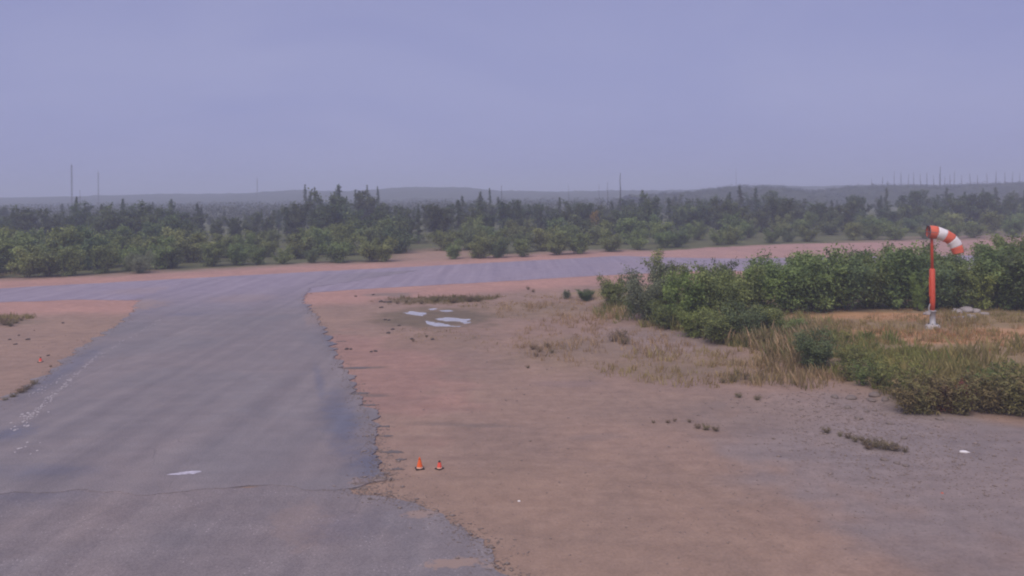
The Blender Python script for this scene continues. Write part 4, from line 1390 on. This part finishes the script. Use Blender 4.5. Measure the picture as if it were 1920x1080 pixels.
def tufts(lst, lab, g):
    for (px, b, h) in lst:
        p = G(px, b)
        plant('dry_tuft', rng.choice(tuft_p), p, h, rng.uniform(0.9, 1.3), rng.random() * 6.28, lab, 'plant', g, 1.0)
tufts([(1550, 812, 0.24), (1575, 818, 0.16), (1590, 822, 0.2), (1603, 828, 0.22), (1622, 834, 0.24), (1640, 838, 0.30), (1660, 843, 0.34), (1680, 846, 0.24), (1697, 848, 0.2), (1628, 842, 0.2), (1615, 826, 0.16)],
      'small dry brown tuft on the sand below the bank', 'dry tufts in the line below the bank')
tufts([(1252, 793, 0.13), (1265, 790, 0.12), (1293, 792, 0.12), (1308, 803, 0.18), (1324, 806, 0.22), (1342, 808, 0.18), (1225, 793, 0.1)], 'tiny dry tuft on the open sand in the middle', 'tiny tufts on the open sand')
tufts([(1375, 715, 0.3), (1395, 712, 0.34), (1415, 718, 0.28), (1430, 712, 0.3), (1355, 718, 0.24), (1385, 745, 0.2), (1420, 750, 0.2)], 'dry tuft at the edge of the tan grass patch', 'tufts by the tan grass patch')
tufts([(1000, 655, 0.26), (1012, 660, 0.3), (1025, 652, 0.3), (1005, 668, 0.2), (1035, 662, 0.24), (990, 690, 0.14), (1150, 640, 0.5), (1165, 636, 0.55), (1172, 645, 0.4)], 'olive tuft on the sand right of the puddles', 'tufts right of the puddles')
tufts([(25, 746, 0.22), (40, 738, 0.28), (52, 732, 0.28), (64, 722, 0.26), (10, 752, 0.18), (95, 688, 0.10)], 'dry tuft hugging the left edge of the taxiway', 'tufts at the left taxiway edge')
tufts([(8, 610, 0.55), (20, 612, 0.45), (40, 602, 0.3), (30, 606, 0.3), (-10, 608, 0.6)], 'green brown tuft on the left verge behind the small cone', 'tufts on the left verge')
tufts([(745, 570, 0.25), (762, 568, 0.3), (790, 570, 0.35), (815, 566, 0.45), (850, 568, 0.5), (880, 566, 0.6), (895, 566, 0.5), (990, 543, 0.3), (1000, 548, 0.3), (775, 640, 0.15), (800, 632, 0.15)], 'olive tuft around the margin of the puddles', 'tufts round the puddles')

# ------------------------------------------------------------------ haze: the damp air itself
b = MB()
b.box((0, 1800, 21.5), (4300, 2500, 22.6))
hz = b.mesh('haze', M['concrete'])
hm = bpy.data.materials.new('damp_air')
hm.use_nodes = True
ht = hm.node_tree
ht.nodes.clear()
pv = ht.nodes.new('ShaderNodeVolumePrincipled')
pv.inputs['Color'].default_value = (0.76, 0.83, 1.0, 1)
pv.inputs['Density'].default_value = 0.0014
pv.inputs['Anisotropy'].default_value = 0.0
ho = ht.nodes.new('ShaderNodeOutputMaterial')
ht.links.new(pv.outputs['Volume'], ho.inputs['Volume'])
hz.materials.clear()
hz.materials.append(hm)
ho_ = tag(link('haze', hz), 'thin damp haze filling the air', None, None, 'stuff')

# ------------------------------------------------------------------ labels that count along a row
ORD = ['first', 'second', 'third', 'fourth', 'fifth', 'sixth', 'seventh', 'eighth', 'ninth', 'tenth', 'eleventh', 'twelfth', 'thirteenth', 'fourteenth', 'fifteenth',
       'sixteenth', 'seventeenth', 'eighteenth', 'nineteenth', 'twentieth', 'twenty-first', 'twenty-second', 'twenty-third', 'twenty-fourth', 'twenty-fifth',
       'twenty-sixth', 'twenty-seventh', 'twenty-eighth', 'twenty-ninth', 'thirtieth']
by = {}
for o in scene.objects:
    if o.parent is None and 'label' in o and 'group' in o:
        by.setdefault((o['group'], o['label']), []).append(o)
for (g, lab), obs in by.items():
    if len(obs) < 2 or 'wood' in g or g.startswith('back '): continue
    vis, out = [], []
    for o in obs:
        px = 960 + F * o.location.x / o.location.y
        (vis if -15 <= px <= 1935 else out).append((px, o))
    vis.sort(key=lambda a: a[0])
    if len(vis) > 30: continue
    for i, (px, o) in enumerate(vis):
        o['label'] = lab + (', leftmost' if i == 0 else (', rightmost' if i == len(vis) - 1 else ', %s from the left' % ORD[i]))
    for px, o in out:
        o['label'] = lab + (', past the left edge' if px < 0 else ', past the right edge')
